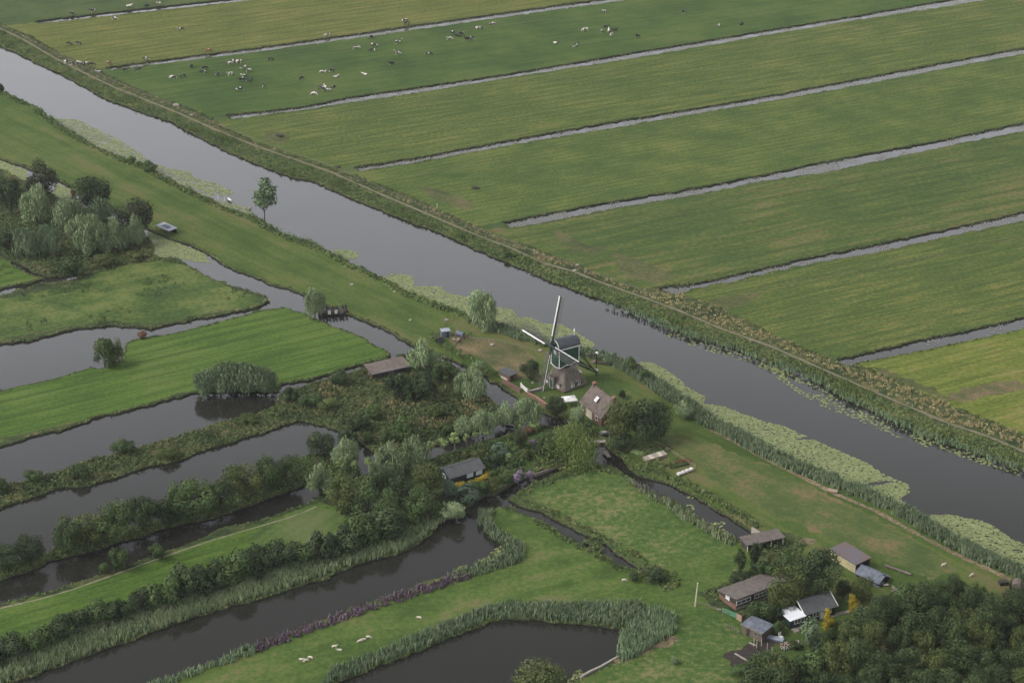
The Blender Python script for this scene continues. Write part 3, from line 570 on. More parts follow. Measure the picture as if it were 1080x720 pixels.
A = np.concatenate([pts_band([(512,540),(511,553),(522,564),(536,571),(541,580),(535,590),(522,598)], 3.0, 4., None), pts_band([(545,572),(548,585),(538,596)], 2.6, 3., None)]); A2 = pts_poly([(470,608),(500,596),(530,586),(540,594),(515,604),(480,613)], 2.0, None)
stuff('inlet_reed', [blades(A, 1.5, .17, .25, 6, 0, .9), blades(A2, 1.2, .17, .3, 7, .2, .9)], M['s_reed'], 'dense reed clump beside the sheep meadow where the narrow ditch begins', 'reed')
A = np.concatenate([pts_band([(509,552),(514,541),(528,535),(543,538),(568,551),(597,569),(622,583),(648,597),(680,606)], 1.7, 1.6, True, 0), pts_band([(536,526),(558,514),(590,500),(627,491),(650,495)], 4.0, 1.6, True, 0),
     pts_band([(541,526),(566,536),(601,551),(641,571),(686,599)], 1.5, 1.5, True, .8), pts_poly([(672,601),(690,596),(715,606),(717,620),(700,624),(680,614)], 2.), pts_poly([(615,570),(628,566),(638,574),(634,582),(620,580)], 2.0, None)])
stuff('ditch_herbs', [tufts(A, .55, rng.uniform(.2, .7, len(A)), 9), blades(clumpy(A, 5, 1.2, 2), 1.0, .17, .25, 6, .3, .9)], M['s_herb'], 'tall weeds round the tufty meadow and along its narrow ditch', 'herbage')
A = pts_band([(664,507),(686,522),(708,534),(730,548),(755,562),(776,573)], 2.2, 2.4, None, -.4); k = A[:, 0] > 33
stuff('meadow_reed', [blades(A, 1.1, .17, .25, 6, .2, .9), blades(A[k], 1.6, .17, .2, 5, .3, .9)], M['s_reedlight'], 'ragged reed between the tufty meadow and the ditch leading to the brown shed', 'reed')
A = pts_band([(673,498),(693,501),(723,514),(750,529),(783,549),(795,558)], 2.0, 1.8, True, 1.2)
stuff('dyke_foot_herbs', [tufts(A, .7, rng.uniform(.5, 1.2, len(A)), 10, .1, .9)], M['s_herb'], 'leafy green weeds at the foot of the dyke below the vegetable garden', 'herbage')
PR = [(282,678),(320,663),(365,648),(410,632),(435,624),(460,616),(490,606)]
A = pts_band([(145,727),(190,711),(235,695),(282,678)] + PR[1:], 2.6, 2.4, True, -.6); kp = A[:, 0] > -50
stuff('loosestrife', [tufts(A[kp], .5, rng.uniform(.6, 1.3, kp.sum()), 9, .1, .9, .2), blades(A[kp], 1.3, .2, .15, 3, .4, 1.)], M['s_purple'], 'row of purple flowering loosestrife along the upper shore of the sheep meadow', 'flowers')
stuff('shore_reed', [blades(A[~kp], 1.4, .17, .25, 8, .0, .9)], M['s_reed'], 'green reed continuing the purple flower row down to the bottom edge', 'reed')
A = pts_band([(450,678),(485,662),(510,650),(530,641)], 1.2, 1.4, True, 1.8)
stuff('pond_loosestrife', [tufts(A, .5, 1.0, 8, .1, .9, .2)], M['s_purple'], 'scattered purple flowers behind the reed of the dark pond', 'flowers')
A = pts_band([(672,508),(690,518),(700,525)], 1.6, 1.0, True, -1.2)
stuff('ditch_loosestrife', [blades(A, 1.4, .22, .2, 5, .4, .9)], M['s_purple'], 'few purple spikes beside the ditch below the vegetable garden', 'flowers')
# rough islands
A = pts_poly(RP, 1.1); A1 = clumpy(A, 8, .5, 21); A2 = clumpy(A, 6, 1.6, 22)
stuff('island_herbs', [tufts(A, .6, rng.uniform(.15, .55, len(A)), 9, 0, .85), tufts(A1, 1.0, rng.uniform(.5, 1.3, len(A1)), 10, .0, .5), blades(A2, .9, .14, .4, 6, .45, 1.)], M['s_rough'], 'tangled herbs and dry grass over the long rough island', 'herbage')
A = np.concatenate([pts_poly([(-60,200),(0,185),(40,197),(110,230),(156,250),(162,266),(130,280),(95,290),(50,292),(0,272),(-60,270)], .9), pts_band([(60,285),(100,280),(150,272),(185,276)], 3, 1.0)]); A1 = clumpy(A, 8, .5, 31)
stuff('copse_herbs', [tufts(A, .7, rng.uniform(.3, .8, len(A)), 8, 0, .8), tufts(A1, 1.1, rng.uniform(.8, 1.7, len(A1)), 9, .0, .5)], M['s_rough'], 'dark undergrowth round the willow copse at the upper left', 'undergrowth')
A = pts_poly(TM, .12); A1 = clumpy(A, 9, 1.2, 41); A1 = A1[A1[:, 1] > P(0, 350).y * .97]
stuff('meadow_clumps', [tufts(A1, 1.1, .35, 12, .1, .7)], M['s_herb'], 'dark low clumps in the mossy meadow at the left', 'herbage')
A = pts_poly(S2P, 1.4); A2 = pts_poly([(338,520),(400,497),(450,486),(520,464),(560,450),(600,458),(622,470),(600,484),(553,502),(520,516),(492,533),(470,544),(440,556),(400,568),(380,560),(372,545),(345,530)], 1.0)
stuff('hedge_herbs', [tufts(A, .7, rng.uniform(.3, .9, len(A)), 8, .1, .8), tufts(clumpy(A2, 7, -.3, 51), .8, rng.uniform(.3, 1.0, len(clumpy(A2, 7, -.3, 51))) if False else .7, 9, 0, .8)], M['s_herb'], 'green undergrowth below the shrubs of the garden island and the wooded strip', 'undergrowth')
A = pts_band([(-60,725),(10,694),(75,672),(150,650),(230,618),(300,596),(368,578),(420,560)], 5, 1.0, True, 0)
stuff('shrub_row_herbs', [tufts(A, .8, rng.uniform(.5, 1.2, len(A)), 9, 0, .5)], M['s_herb'], 'dark undergrowth between the long shrub row and the reed bed', 'undergrowth')
A = np.concatenate([pts_poly([(735,628),(770,614),(800,592),(800,562),(850,570),(845,600),(838,640),(800,662),(795,640)], .9), pts_band([(672,470),(700,500),(660,485),(640,468)], 3, .9, True), pts_band([(455,352),(470,365),(500,382),(530,398)], 2.5, 1.0, True)])
stuff('garden_weeds', [tufts(A, .7, rng.uniform(.3, 1.0, len(A)), 9, .1, .8)], M['s_herb'], 'weeds round the sheds, gardens and fences', 'weeds')
A = pts_poly([(870,690),(930,645),(990,618),(1060,640),(1150,660),(1300,800),(1000,800),(780,800),(800,712)], .35)
stuff('wood_floor', [tufts(A, 1.3, 1.2, 9, 0, .5, .34)], M['s_rough'], 'undergrowth below the trees of the wood at the bottom right', 'undergrowth')

A = np.concatenate([pts_poly([(335,408),(350,402),(362,410),(352,420),(338,418)], 2.0), pts_poly([(425,446),(450,440),(480,436),(486,444),(460,452),(435,456)], 2.0), pts_poly([(485,424),(500,414),(520,424),(510,436),(492,440)], 1.6), pts_poly([(375,428),(420,420),(450,424),(430,432),(385,436)], 1.2)])
stuff('tawny_patches', [blades(clumpy(A, 4, -.8, 63), .8, .15, .35, 7, .3, 1.)], M['s_tawny'], 'patches of dry tawny grass in the tangle of the rough island', 'dry grass')
# floating leaves
def pads(A, r, sides=6, z=WZ + .012, vlo=0, vhi=1.):
    n = len(A); a0 = rng.uniform(0, 6.28, n); rr = r * rng.uniform(.55, 1.25, n)
    ang = a0[:, None] + np.arange(sides) * 2 * np.pi / sides
    rad = rr[:, None] * rng.uniform(.8, 1.1, (n, sides))
    X = A[:, :1] + np.cos(ang) * rad; Y = A[:, 1:2] + np.sin(ang) * rad; Z = np.full_like(X, 0) + z + rng.uniform(0, .05, (n, 1))
    V = np.stack([X, Y, Z], -1).reshape(-1, 3); k = np.arange(n) * sides
    F = np.concatenate([np.c_[k, k + i, k + i + 1] for i in range(1, sides - 1)]); v = np.tile(rng.uniform(vlo, vhi, n), sides - 2); return V, F, v
LIL = [
  [(52,119),(60,124),(82,125),(100,134),(125,146),(147,160),(157,170),(175,175),(200,180),(205,186),(228,192),(248,202),(236,206),(228,203),(222,208),(240,212),(262,217),(268,230),(240,222),(210,210),(180,196),(150,178),(120,166),(80,147),(50,128)],
  [(352,262),(365,262),(377,264),(377,270),(366,273),(355,270)],
  [(400,290),(407,289),(420,287),(436,290),(436,300),(450,301),(465,301),(470,307),(490,311),(520,322),(540,325),(547,334),(560,333),(573,340),(590,340),(605,347),(612,352),(620,356),(627,362),(622,366),(640,377),(600,372),(560,358),(510,342),(460,324),(430,310),(407,298)],
  [(668,383),(677,380),(688,381),(700,387),(715,397),(725,407),(744,417),(742,424),(765,427),(777,432),(790,437),(810,444),(825,447),(845,456),(870,467),(892,477),(915,487),(935,500),(957,509),(960,517),(948,524),(970,540),(940,534),(900,516),(860,502),(810,478),(770,458),(735,436),(700,414),(675,392)],
  [(962,543),(975,541),(1002,541),(1035,547),(1050,554),(1067,567),(1085,573),(1150,600),(1150,640),(1080,606),(1030,582),(985,560)],
]
A = np.concatenate([pts_poly(pl, 8.5 if i else 4.2, False) for i, pl in enumerate(LIL)])
edge = clumpy(A, 4, -3.6, 71)
stuff('lily_pads', [pads(edge, .37, 6)], M['s_lily'], 'wide sheet of pale green lily pads floating along the near river bank', 'lily pads')
FL = [(805,374),(817,376),(832,385),(850,392),(862,400),(880,410),(895,421),(918,430),(935,437),(960,448),(985,458),(1010,466),(1040,476),(1080,490),(1080,496),(1040,484),(1000,471),(960,459),(930,448),(905,440),(885,428),(862,419),(845,407),(830,398),(815,386)]
A = pts_poly(off(FL, -6, 3), 1.9, False); A2 = pts_band(off(FAR_EDGE[28:34], -4, 5), 3.5, .9, False)
stuff('far_lily_pads', [pads(clumpy(np.concatenate([A, A2]), 3.5, -1.2, 72), .36, 6)], M['s_lily'], 'thin ragged line of lily pads along the far river bank', 'lily pads')
A = np.concatenate([pts_poly([(155,243),(164,246),(190,256),(215,266),(222,276),(205,274),(188,271),(170,272),(160,266)], 9, False), pts_poly([(-60,160),(0,168),(27,178),(30,190),(20,188),(0,180),(-60,170)], 9, False), pts_poly([(60,192),(81,203),(80,214),(70,212),(55,203)], 9, False)])
stuff('duckweed', [pads(A, .34, 6, WZ + .01)], M['s_duck'], 'yellow green duckweed covering the still ditch beside the willow copse', 'duckweed')
A = []
for i, (a, b) in enumerate(DITCHES[1:]):
    q = pts_poly(ext(a) + ext(b)[::-1], [5, 5, 5, 4.5, 4, 2.5][i], False); A.append(clumpy(q, 5, [-1.4, -1., -1.6, -.5, -.2, .8][i], 80 + i))
A = np.concatenate(A)
stuff('ditch_weed', [pads(A, .19, 5)], M['s_skyweed'], 'pale floating weed toned like reflected sky in the straight ditches between the hayfields', 'water weed')
A = pts_poly([(727,520),(740,528),(752,538),(765,549),(770,560),(755,554),(738,544),(722,530)], 1.4, False); A2 = np.concatenate([pts_poly([(500,592),(515,585),(528,574),(537,576),(524,592),(508,600)], 2.5, None), pts_poly([(478,604),(482,597),(495,596),(498,603)], 2.5, None), pts_poly([(596,712),(612,706),(618,712),(600,722)], 2.5, None)])
A2[:, 2] = WZ
stuff('pond_weed', [pads(clumpy(A, 4, -.6, 91), .34, 6), tufts(A2, .5, .5, 9, .3, 1.)], M['s_lily'], 'patches of water plants in the small ditches and by the inlet', 'water plants')

# ------------------------------------------------------------------ trees and shrubs
def crown_mesh(name, m, shape, n, leaf, seed, lobes=12, flat=.0, droop=0., thin=0.):
    """unit crown: fits x,y in [-.5,.5], z in [0,1]; leaf-clump faces strewn through lobes of uneven size"""
    r = np.random.default_rng(seed); C, S = [], []
    for i in range(lobes):
        if shape == 'round': d = r.normal(size=3); d /= np.linalg.norm(d); rad = r.uniform(.12, .32); c = np.array([0, 0, .5]) + d * np.array([.30, .30, .30]); s = r.uniform(.13, .24)
        elif shape == 'dome': a = r.uniform(0, 6.28); q = r.uniform(0, 1) ** .5 * .33; c = np.array([math.cos(a) * q, math.sin(a) * q, r.uniform(.18, .80 - q * .9)]); s = r.uniform(.13, .22)
        elif shape == 'column': c = np.array([*r.normal(0, .10, 2), r.uniform(.08, .88)]); s = r.uniform(.16, .30) * (1.1 - .75 * c[2])
        elif shape == 'tall': a = r.uniform(0, 6.28); z = r.uniform(.15, .88); q = r.uniform(.05, .32) * (1 - abs(z - .5)); c = np.array([math.cos(a) * q, math.sin(a) * q, z]); s = r.uniform(.11, .2)
        else: a = r.uniform(0, 6.28); q = r.uniform(0, .34); c = np.array([math.cos(a) * q, math.sin(a) * q, r.uniform(.45, .78) - q * .5]); s = r.uniform(.13, .22)
        C.append(c); S.append(s)
    C = np.array(C); S = np.array(S); w_ = S ** 2 / (S ** 2).sum(); li = r.choice(lobes, n, p=w_)
    d = r.normal(size=(n, 3)); d /= np.linalg.norm(d, axis=1)[:, None]
    # each lobe carries its own small bulges
    bul = 1 + .16 * np.sin(d[:, 0] * 7 + li) * np.sin(d[:, 1] * 6 + li * 2.3) + .12 * np.sin(d[:, 2] * 9 + li * 1.7)
    rad = S[li] * bul * r.uniform(.55, 1.06, n) ** .6
    p = C[li] + d * rad[:, None] * np.array([1, 1, 1 - flat]); 
    if droop: p[:, 2] -= droop * np.abs(r.normal(0, 1, n)) * (np.hypot(p[:, 0], p[:, 1]) ** 1.2)
    p[:, 2] = np.clip(p[:, 2], .0, None)
    nn = d + r.normal(0, .34, (n, 3)); nn /= np.linalg.norm(nn, axis=1)[:, None]
    t = np.cross(nn, r.normal(size=(n, 3))); t /= np.linalg.norm(t, axis=1)[:, None]; b = np.cross(nn, t)
    if droop: t = np.tile([0, 0, 1.], (n, 1)) + t * .35; 
    s = (leaf * r.uniform(.5, 1.5, n))[:, None]; ks = 1.35 if droop or thin else 1.
    V = np.stack([p + t * s * ks, p + b * s * .75, p - t * s * ks, p - b * s * .75], 1).reshape(-1, 3)
    lo, hi = V.min(0), V.max(0); V[:, 0] = (V[:, 0] - (lo[0] + hi[0]) / 2) / (hi[0] - lo[0]); V[:, 1] = (V[:, 1] - (lo[1] + hi[1]) / 2) / (hi[1] - lo[1]); V[:, 2] = (V[:, 2] - lo[2]) / (hi[2] - lo[2])
    k = np.arange(n) * 4; F = np.concatenate([np.c_[k, k + 1, k + 2], np.c_[k, k + 2, k + 3]])
    lobe_v = r.uniform(.0, 1., lobes)[li]; v = np.clip(lobe_v * .6 + r.uniform(0, 1, n) * .4, 0, 1)
    return np_mesh(name, V, F, np.tile(v, 2), m)
def trunk_mesh(name, m, seed, r0=.035, top=.62, limbs=5, lean=.03, fork=.25):
    r = random.Random(seed); mb = MB(); x, y = 0, 0; pts = [(0, 0, -.02)]
    for i in range(1, 5): x += r.uniform(-lean, lean); y += r.uniform(-lean, lean); pts.append((x, y, top * i / 4))
    for i in range(4): mb.tube(pts[i], pts[i + 1], r0 * (1 - .16 * i), r0 * (1 - .16 * (i + 1)), 7)
    for i in range(limbs):
        a = i * 2.4 + r.uniform(-.4, .4); z = r.uniform(fork, top); p = Vector(pts[min(4, int(z / top * 4))]); q = r.uniform(.14, .3); e = p + Vector((math.cos(a) * q, math.sin(a) * q, r.uniform(.1, .28)))
        mb.tube(p, e, r0 * .45, r0 * .18, 5); mb.tube(e, e + Vector((math.cos(a + .6) * q * .5, math.sin(a + .6) * q * .5, .1)), r0 * .2, r0 * .08, 4)
    return mb.mesh(name, m)
SPEC = {}
def species(key, name, leafm, shape, n, leaf, z0=.12, trunk=True, barkm='bark', variants=3, r0=.035, lobes=12, top=.62, part='crown', **kw):
    """crown occupies z0..1 of the tree's height"""
    cr = [crown_mesh(name + '_crown', M[leafm], shape, n, leaf, hash_(key) + i * 17, lobes, **kw) for i in range(variants)]
    tr = [trunk_mesh(name + '_trunk', M[barkm], hash_(key) + i, r0, top) for i in range(variants)] if trunk else None
    SPEC[key] = (name, cr, tr, z0, part)
def hash_(k): return sum(ord(c) * (i + 3) for i, c in enumerate(k))
species('willow', 'willow', 'l_willow', 'dome', 5440, 0.021, .04, lobes=16, droop=.25)
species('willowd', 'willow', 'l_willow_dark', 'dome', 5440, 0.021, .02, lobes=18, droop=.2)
species('dark', 'broadleaf_tree', 'l_dark', 'round', 5760, 0.019, .08, lobes=16)
species('brown', 'broadleaf_tree', 'l_brown', 'round', 4800, 0.020, .12, lobes=15)
species('green', 'broadleaf_tree', 'l_green', 'round', 5120, 0.020, .05, lobes=15)
species('olive', 'broadleaf_tree', 'l_olive', 'round', 5120, 0.019, .08, lobes=15)
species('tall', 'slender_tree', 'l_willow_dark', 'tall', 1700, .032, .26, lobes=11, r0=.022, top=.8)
species('wood', 'alder', 'l_wood', 'round', 5760, 0.019, .10, lobes=18, variants=5, r0=.025)
species('weep', 'weeping_willow', 'l_weep', 'dome', 11000, .0125, .02, lobes=22, droop=.55, variants=2)
species('poll', 'pollard_willow', 'l_poll', 'round', 420, .065, .42, lobes=7, r0=.06, top=.5, barkm='palebark', variants=4)
species('shrub', 'shrub', 'l_green', 'dome', 2850, 0.026, .0, lobes=10, r0=.03, top=.4, part='foliage', variants=4)
species('shrubd', 'shrub', 'l_dark', 'dome', 2850, 0.026, .0, lobes=10, r0=.03, top=.4, part='foliage', variants=4)
species('shrubo', 'shrub', 'l_olive', 'dome', 2470, 0.027, .0, lobes=9, r0=.03, top=.4, part='foliage', variants=3)
species('shrubt', 'shrub', 'l_teal', 'dome', 2470, 0.027, .0, lobes=9, r0=.03, top=.4, part='foliage', variants=2)
species('shrubw', 'shrub', 'l_willow', 'dome', 3040, 0.024, .0, lobes=11, r0=.03, top=.4, part='foliage', variants=3)
species('lime', 'shrub', 'l_poll', 'dome', 1200, .038, .0, lobes=8, r0=.03, top=.4, part='foliage', variants=2)
species('lilac', 'flowering_shrub', 'l_lilac', 'dome', 1100, .038, .0, lobes=8, r0=.03, top=.4, part='foliage', variants=2)
species('red', 'shrub', 'l_red', 'dome', 800, .045, .0, lobes=7, r0=.03, top=.4, part='foliage', variants=1)
species('gold', 'golden_conifer', 'l_yellow', 'column', 1500, .034, .02, lobes=14, r0=.03, variants=2)
species('cone', 'conifer', 'l_dark', 'column', 1300, .036, .02, lobes=14, r0=.03, variants=2)
species('col', 'columnar_tree', 'l_willow_dark', 'tall', 2200, .03, .05, lobes=14, r0=.03, variants=2)
TREES = []
def tree(key, x, y, wpx, hpx, label, group=None):
    name, cr, tr, z0, part = SPEC[key]; s = ppm(y); Wm = wpx / s; Hm = hpx / s / math.cos(R(24)) * .96
    p = P(x, y); i = len(TREES); r = random.Random(i * 7 + int(x))
    e = empty(name, (p.x, p.y, 0), r.uniform(0, 6.28))
    tag(e, label, ('shrub' if part == 'foliage' else 'tree'), group)
    c = link(bpy.data.objects.new(part, cr[r.randrange(len(cr))])); c.parent = e
    # the crown's lower front covers the foot in the photo: crown height from z0
    c.location = (0, 0, Hm * z0); c.scale = (Wm * r.uniform(.94, 1.06), Wm * r.uniform(.9, 1.05), Hm * (1 - z0))
    if tr:
        t = link(bpy.data.objects.new('trunk' if part == 'crown' else 'stem', tr[r.randrange(len(tr))])); t.parent = e
        k = max(Hm, Wm * .8); t.scale = (min(Wm, k), min(Wm, k), Hm)
    TREES.append(e); return e
TL = [
 # copse upper left
 ('dark',12,226,30,40,'dark olive tree at the left end of the willow copse'),
 ('brown',47,214,42,46,'large dark brown crowned tree standing behind the leftmost grey willow'),
 ('dark',100,226,42,44,'dark leafy tree behind the middle of the willow copse'),
 ('brown',143,250,40,42,'brownish tree at the right end of the copse beside the shelter'),
 ('willow',40,236,34,43,'grey green willow at the upper left of the copse in front of the brown tree'),
 ('willow',72,244,38,37,'spreading grey willow in the middle of the copse'),
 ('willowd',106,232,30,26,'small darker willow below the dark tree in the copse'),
 ('willow',85,260,34,36,'grey willow behind the tallest front willow of the copse'),
 ('willow',98,268,38,44,'tallest front willow of the copse with pale rounded top'),
 ('willow',121,264,32,38,'grey willow just right of the tallest front willow'),
 ('willow',143,259,26,36,'narrow grey willow at the right edge of the copse by the duckweed'),
 ('willowd',31,272,32,37,'dull green rounded willow at the lower left of the copse'),
 ('willowd',53,268,28,33,'dark willow between the lower left willow and the tallest one'),
 ('shrub',75,293,24,23,'round green shrub in front of the copse beside the dark ditch'),
 ('red',78,207,7,7,'small reddish bush against the duckweed behind the copse'),
 ('shrubd',5,262,26,20,'low dark shrub at the left edge in the shade of the copse'),
 ('shrubo',112,280,26,12,'low olive shrub in the undergrowth before the copse'),
 ('shrubo',142,274,24,10,'low brownish shrub near the duckweed ditch before the copse'),
 # river bank left
 ('shrubd',1,97,9,10,'dark round bush on the river bank at the left edge'),
 ('shrub',159,182,17,13,'rounded green bush on the near river bank above the copse'),
 ('shrub',140,172,9,8,'small bush on the near river bank left of the rounded one'),
 ('shrub',148,176,7,6,'tiny bush on the near river bank between two larger ones'),
 ('tall',279,232,30,46,'single tall slender tree on the near river bank'),
 ('willow',332,335,24,33,'grey willow leaning over the wooden sluice'),
 ('willow',508,347,34,44,'grey green willow on the river bank to the left of the windmill'),
 ('shrub',536,272,9,8,'dark small bush on the far river bank opposite the mill'),
 # upper channel
 ('shrub',111,387,26,35,'tall bushy shrub at the tip of the bright meadow by the left pond'),
 ('shrubo',122,385,20,30,'olive shrub beside the tall bushy shrub on the bright meadow'),
 ('red',150,357,11,9,'small reddish bush on the shore of the bright meadow'),
 # hedge of willows
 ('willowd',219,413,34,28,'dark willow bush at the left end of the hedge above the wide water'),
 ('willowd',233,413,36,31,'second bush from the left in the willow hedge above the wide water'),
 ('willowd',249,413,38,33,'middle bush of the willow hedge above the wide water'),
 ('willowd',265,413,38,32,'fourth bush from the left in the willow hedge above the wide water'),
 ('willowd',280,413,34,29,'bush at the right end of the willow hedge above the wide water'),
 # long rough island
 ('shrubd',306,422,20,15,'dark bush at the narrow left neck of the rough island'),
 ('shrubd',359,407,24,19,'dark green bush left of the long brown shed'),
 ('shrub',407,384,12,8,'little green bush on the shore left behind the long brown shed'),
 ('shrub',423,381,12,8,'little green bush on the shore right behind the long brown shed'),
 ('shrubo',389,393,18,8,'low yellowish bush at the left corner of the long brown shed'),
 ('willow',447,391,42,38,'large grey willow by the end of the long brown shed'),
 ('shrubd',420,420,28,30,'dark tall shrub in front of the long brown shed'),
 ('shrubd',448,422,34,36,'wide dark green shrub below the large grey willow'),
 ('shrubd',436,422,24,26,'dark shrub squeezed between two wider ones before the brown shed'),
 ('shrub',466,402,28,22,'dull green bush right of the large grey willow'),
 ('willow',499,420,32,40,'grey green willow beside the narrow water near the brown patch'),
 ('shrubw',485,414,22,24,'grey shrub left beneath the willow by the narrow water'),
 ('shrubw',505,398,18,20,'pale shrub behind the willow by the narrow water'),
 ('shrub',430,465,28,28,'dark green bush on the lower shore of the rough island'),
 ('shrub',389,467,14,13,'small round bush on the lower shore of the rough island'),
 ('shrubd',378,454,26,19,'dark spreading bush at the water corner of the rough island'),
 ('shrub',412,466,22,16,'green bush between the round one and the dark one on the lower shore'),
 ('shrubo',345,432,24,12,'low olive bush above the bay of the rough island'),
 ('shrub',395,440,22,14,'low green bush in the middle of the rough island'),
 ('shrubo',460,440,24,12,'low olive bush in the dry grass of the rough island'),
 ('shrub',325,428,26,14,'green bush in the tangled herbs above the bay'),
 ('shrub',470,458,22,14,'green bush at the right tip shore of the rough island'),
 ('shrub',130,478,26,17,'round dark green bush standing on the narrow strip between two waters'),
 ('shrub',36,509,22,16,'dark green bush near the left end of the narrow strip'),
 ('shrub',85,504,24,17,'dark green bush in the middle left part of the narrow strip'),
 ('shrub',0,518,24,16,'bush on the narrow strip cut by the left edge'),
 ('shrubo',180,482,26,10,'low bush on the narrow strip right of the round bush'),
 ('shrubo',262,446,22,9,'low bush on the narrow strip near the willow hedge'),
 # shrub island
 ('wood',6,601,43,31,'green tree at the left edge on the shrub island'),
 ('dark',33,594,36,33,'round green tree second from the left on the shrub island'),
 ('green',73,581,40,39,'round green tree by the gap on the shrub island'),
 ('olive',96,576,38,39,'bushy green tree right of the gap on the shrub island'),
 ('green',121,570,49,48,'broad green tree near the middle left of the shrub island'),
 ('wood',152,562,43,41,'green tree in the middle of the shrub island'),
 ('dark',178,553,32,31,'dark narrow tree in the middle of the shrub island'),
 ('green',205,547,54,44,'broadest green tree in the middle right of the shrub island'),
 ('green',188,548,32,42,'smaller tree top behind the broadest green one'),
 ('green',233,540,36,42,'round green tree right of the broadest one'),
 ('olive',258,527,45,41,'large round green tree near the right end of the shrub island'),
 ('green',285,518,38,39,'green tree overlapping the last trees of the shrub island'),
 ('wood',303,511,40,33,'low wide green tree at the right end of the shrub island'),
 ('dark',338,481,34,28,'dark round tree on the point above the shrub island'),
 ('willow',365,492,32,36,'grey willow next to the dark round tree on the point'),
 ('shrubd',366,470,26,18,'dark low bush behind the grey willow on the point'),
 ('shrub',126,601,22,29,'open leafy bush on the shore of the meadow with the track'),
 ('shrub',109,605,14,14,'small bush left of the open leafy one on the track meadow shore'),
 ('shrub',166,589,20,19,'pale green bush on the shore beside the track'),
 # garden strip, wood
 ('willow',412,502,40,42,'large grey willow above the pollard channel'),
 ('willow',437,492,36,38,'grey willow right of the large one above the pollard channel'),
 ('willow',398,510,22,32,'upright light willow left of the large one by the pollard channel'),
 ('willow',338,522,34,38,'pale grey willow at the left end of the wooded strip'),
 ('olive',360,542,42,44,'dark leaning tree above the wooden fence'),
 ('green',388,548,38,38,'green tree in the lower left of the wooded strip'),
 ('green',408,548,34,36,'green tree in the middle of the wooded strip'),
 ('olive',414,556,20,28,'yellowish young tree at the foot of the wooded strip'),
 ('dark',401,522,28,32,'dark round tree in the upper left of the wooded strip'),
 ('dark',424,534,34,36,'dark tree behind the thin white pole'),
 ('olive',452,527,42,46,'large leafy tree left of the green garden house'),
 ('green',441,548,36,38,'green tree below the large leafy one'),
 ('shrub',430,556,30,24,'bush at the foot of the wooded strip above the reed'),
 ('shrub',400,560,32,24,'dark bush at the lower edge of the wooded strip by the reed'),
 ('shrub',458,546,26,24,'bush on the shore below the large leafy tree'),
 ('shrubt',476,525,20,21,'blue green bush at the corner of the garden house'),
 ('shrubt',495,528,30,19,'wide blue green bush below the yellow hedge'),
 ('shrubw',476,547,32,21,'rounded grey bush on the water point below the garden house'),
 ('shrubo',520,520,22,17,'yellowish bush on the shore right of the yellow hedge'),
 ('shrub',507,520,18,14,'green bush between the blue green and the yellowish bush'),
 ('shrub',535,508,24,14,'green bush left of the lilac shrub on the garden shore'),
 ('lilac',545,507,15,13,'round lilac flowering shrub on the garden shore'),
 ('lilac',558,504,13,9,'dull purple shrub right of the round lilac one'),
 ('lilac',563,468,10,6,'small purple flowering shrub in the middle of the garden'),
 ('lime',538,487,15,13,'light green round shrub in the garden'),
 ('shrubd',520,493,24,17,'dark shrub right behind the garden house'),
 ('shrubt',528,480,24,14,'grey blue shrub in the garden behind the light round one'),
 ('dark',577,484,30,28,'dark leafy tree in the garden left of the weeping willow'),
 ('brown',549,473,18,24,'brownish upright tree in the middle of the garden'),
 ('olive',568,480,9,8,'small yellow bush in the garden'),
 ('shrubo',556,484,14,12,'olive bush in the garden beside the small yellow one'),
 ('shrubo',506,486,20,13,'yellowish shrub behind the roof of the garden house'),
 ('shrub',500,520,24,14,'green bush right beneath the yellow hedge'),
 ('red',556,458,14,9,'dark reddish bush above the garden by the channel'),
 ('weep',601,486,74,45,'big yellow green weeping willow between garden and footbridge'),
 ('willow',490,459,28,24,'grey willow at the left of the row across the pollard channel'),
 ('willow',509,458,32,28,'second grey willow from the left of the row across the channel'),
 ('willow',534,450,30,30,'third grey willow from the left of the row across the channel'),
 ('willow',556,449,32,32,'grey willow at the right of the row near the red wall'),
 ('lime',547,452,14,10,'round yellow green bush left above the garden channel'),
 ('lime',563,453,17,12,'wider yellow green bush right above the garden channel'),
 ('dark',559,400,24,23,'dark green round bush in the mill yard'),
 ('dark',588,441,26,26,'dark bush between the mill and the weeping willow'),
 ('shrubw',608,449,22,26,'grey bush left of the brick house'),
 ('shrubd',618,458,22,14,'dark bush at the foot of the brick house'),
 ('olive',655,466,45,51,'large light olive tree right in front of the brick house'),
 ('dark',683,466,52,50,'large dark tree right of the brick house'),
 ('shrubd',655,474,26,18,'dark bush under the large olive tree'),
 ('dark',656,420,9,10,'small dark tree behind the brick house'),
 # river reed bushes
 ('shrub',666,391,16,15,'round green bush at the river edge right of the mill'),
 ('shrubw',722,440,24,20,'grey bush at the river edge right of the big dark tree'),
 ('shrub',679,400,12,12,'small green bush in the reed right of the mill'),
 # sheds area
 ('cone',779,608,15,34,'dark narrow conifer left before the low brown shed'),
 ('cone',796,602,17,34,'dark narrow conifer right before the low brown shed'),
 ('shrub',808,612,28,26,'green shrub below the low brown shed'),
 ('shrub',829,604,24,23,'rounded green shrub right of the conifers'),
 ('shrubo',816,596,24,14,'yellowish low shrub beneath the low brown shed'),
 ('shrubd',780,616,26,14,'dark low shrub at the foot of the conifers'),
 ('dark',862,632,50,58,'tallest dark tree left of the yellow walled barn'),
 ('olive',828,644,46,52,'large dull green tree over the end of the long barn'),
 ('dark',845,634,30,36,'dark tree between the two large ones by the bungalow'),
 ('shrub',799,657,30,29,'green bush before the long barn with the white windows'),
 ('shrubd',816,655,26,22,'dark bush behind the white roofed annex'),
 ('dark',889,630,19,22,'small round tree in front of the yellow walled barn'),
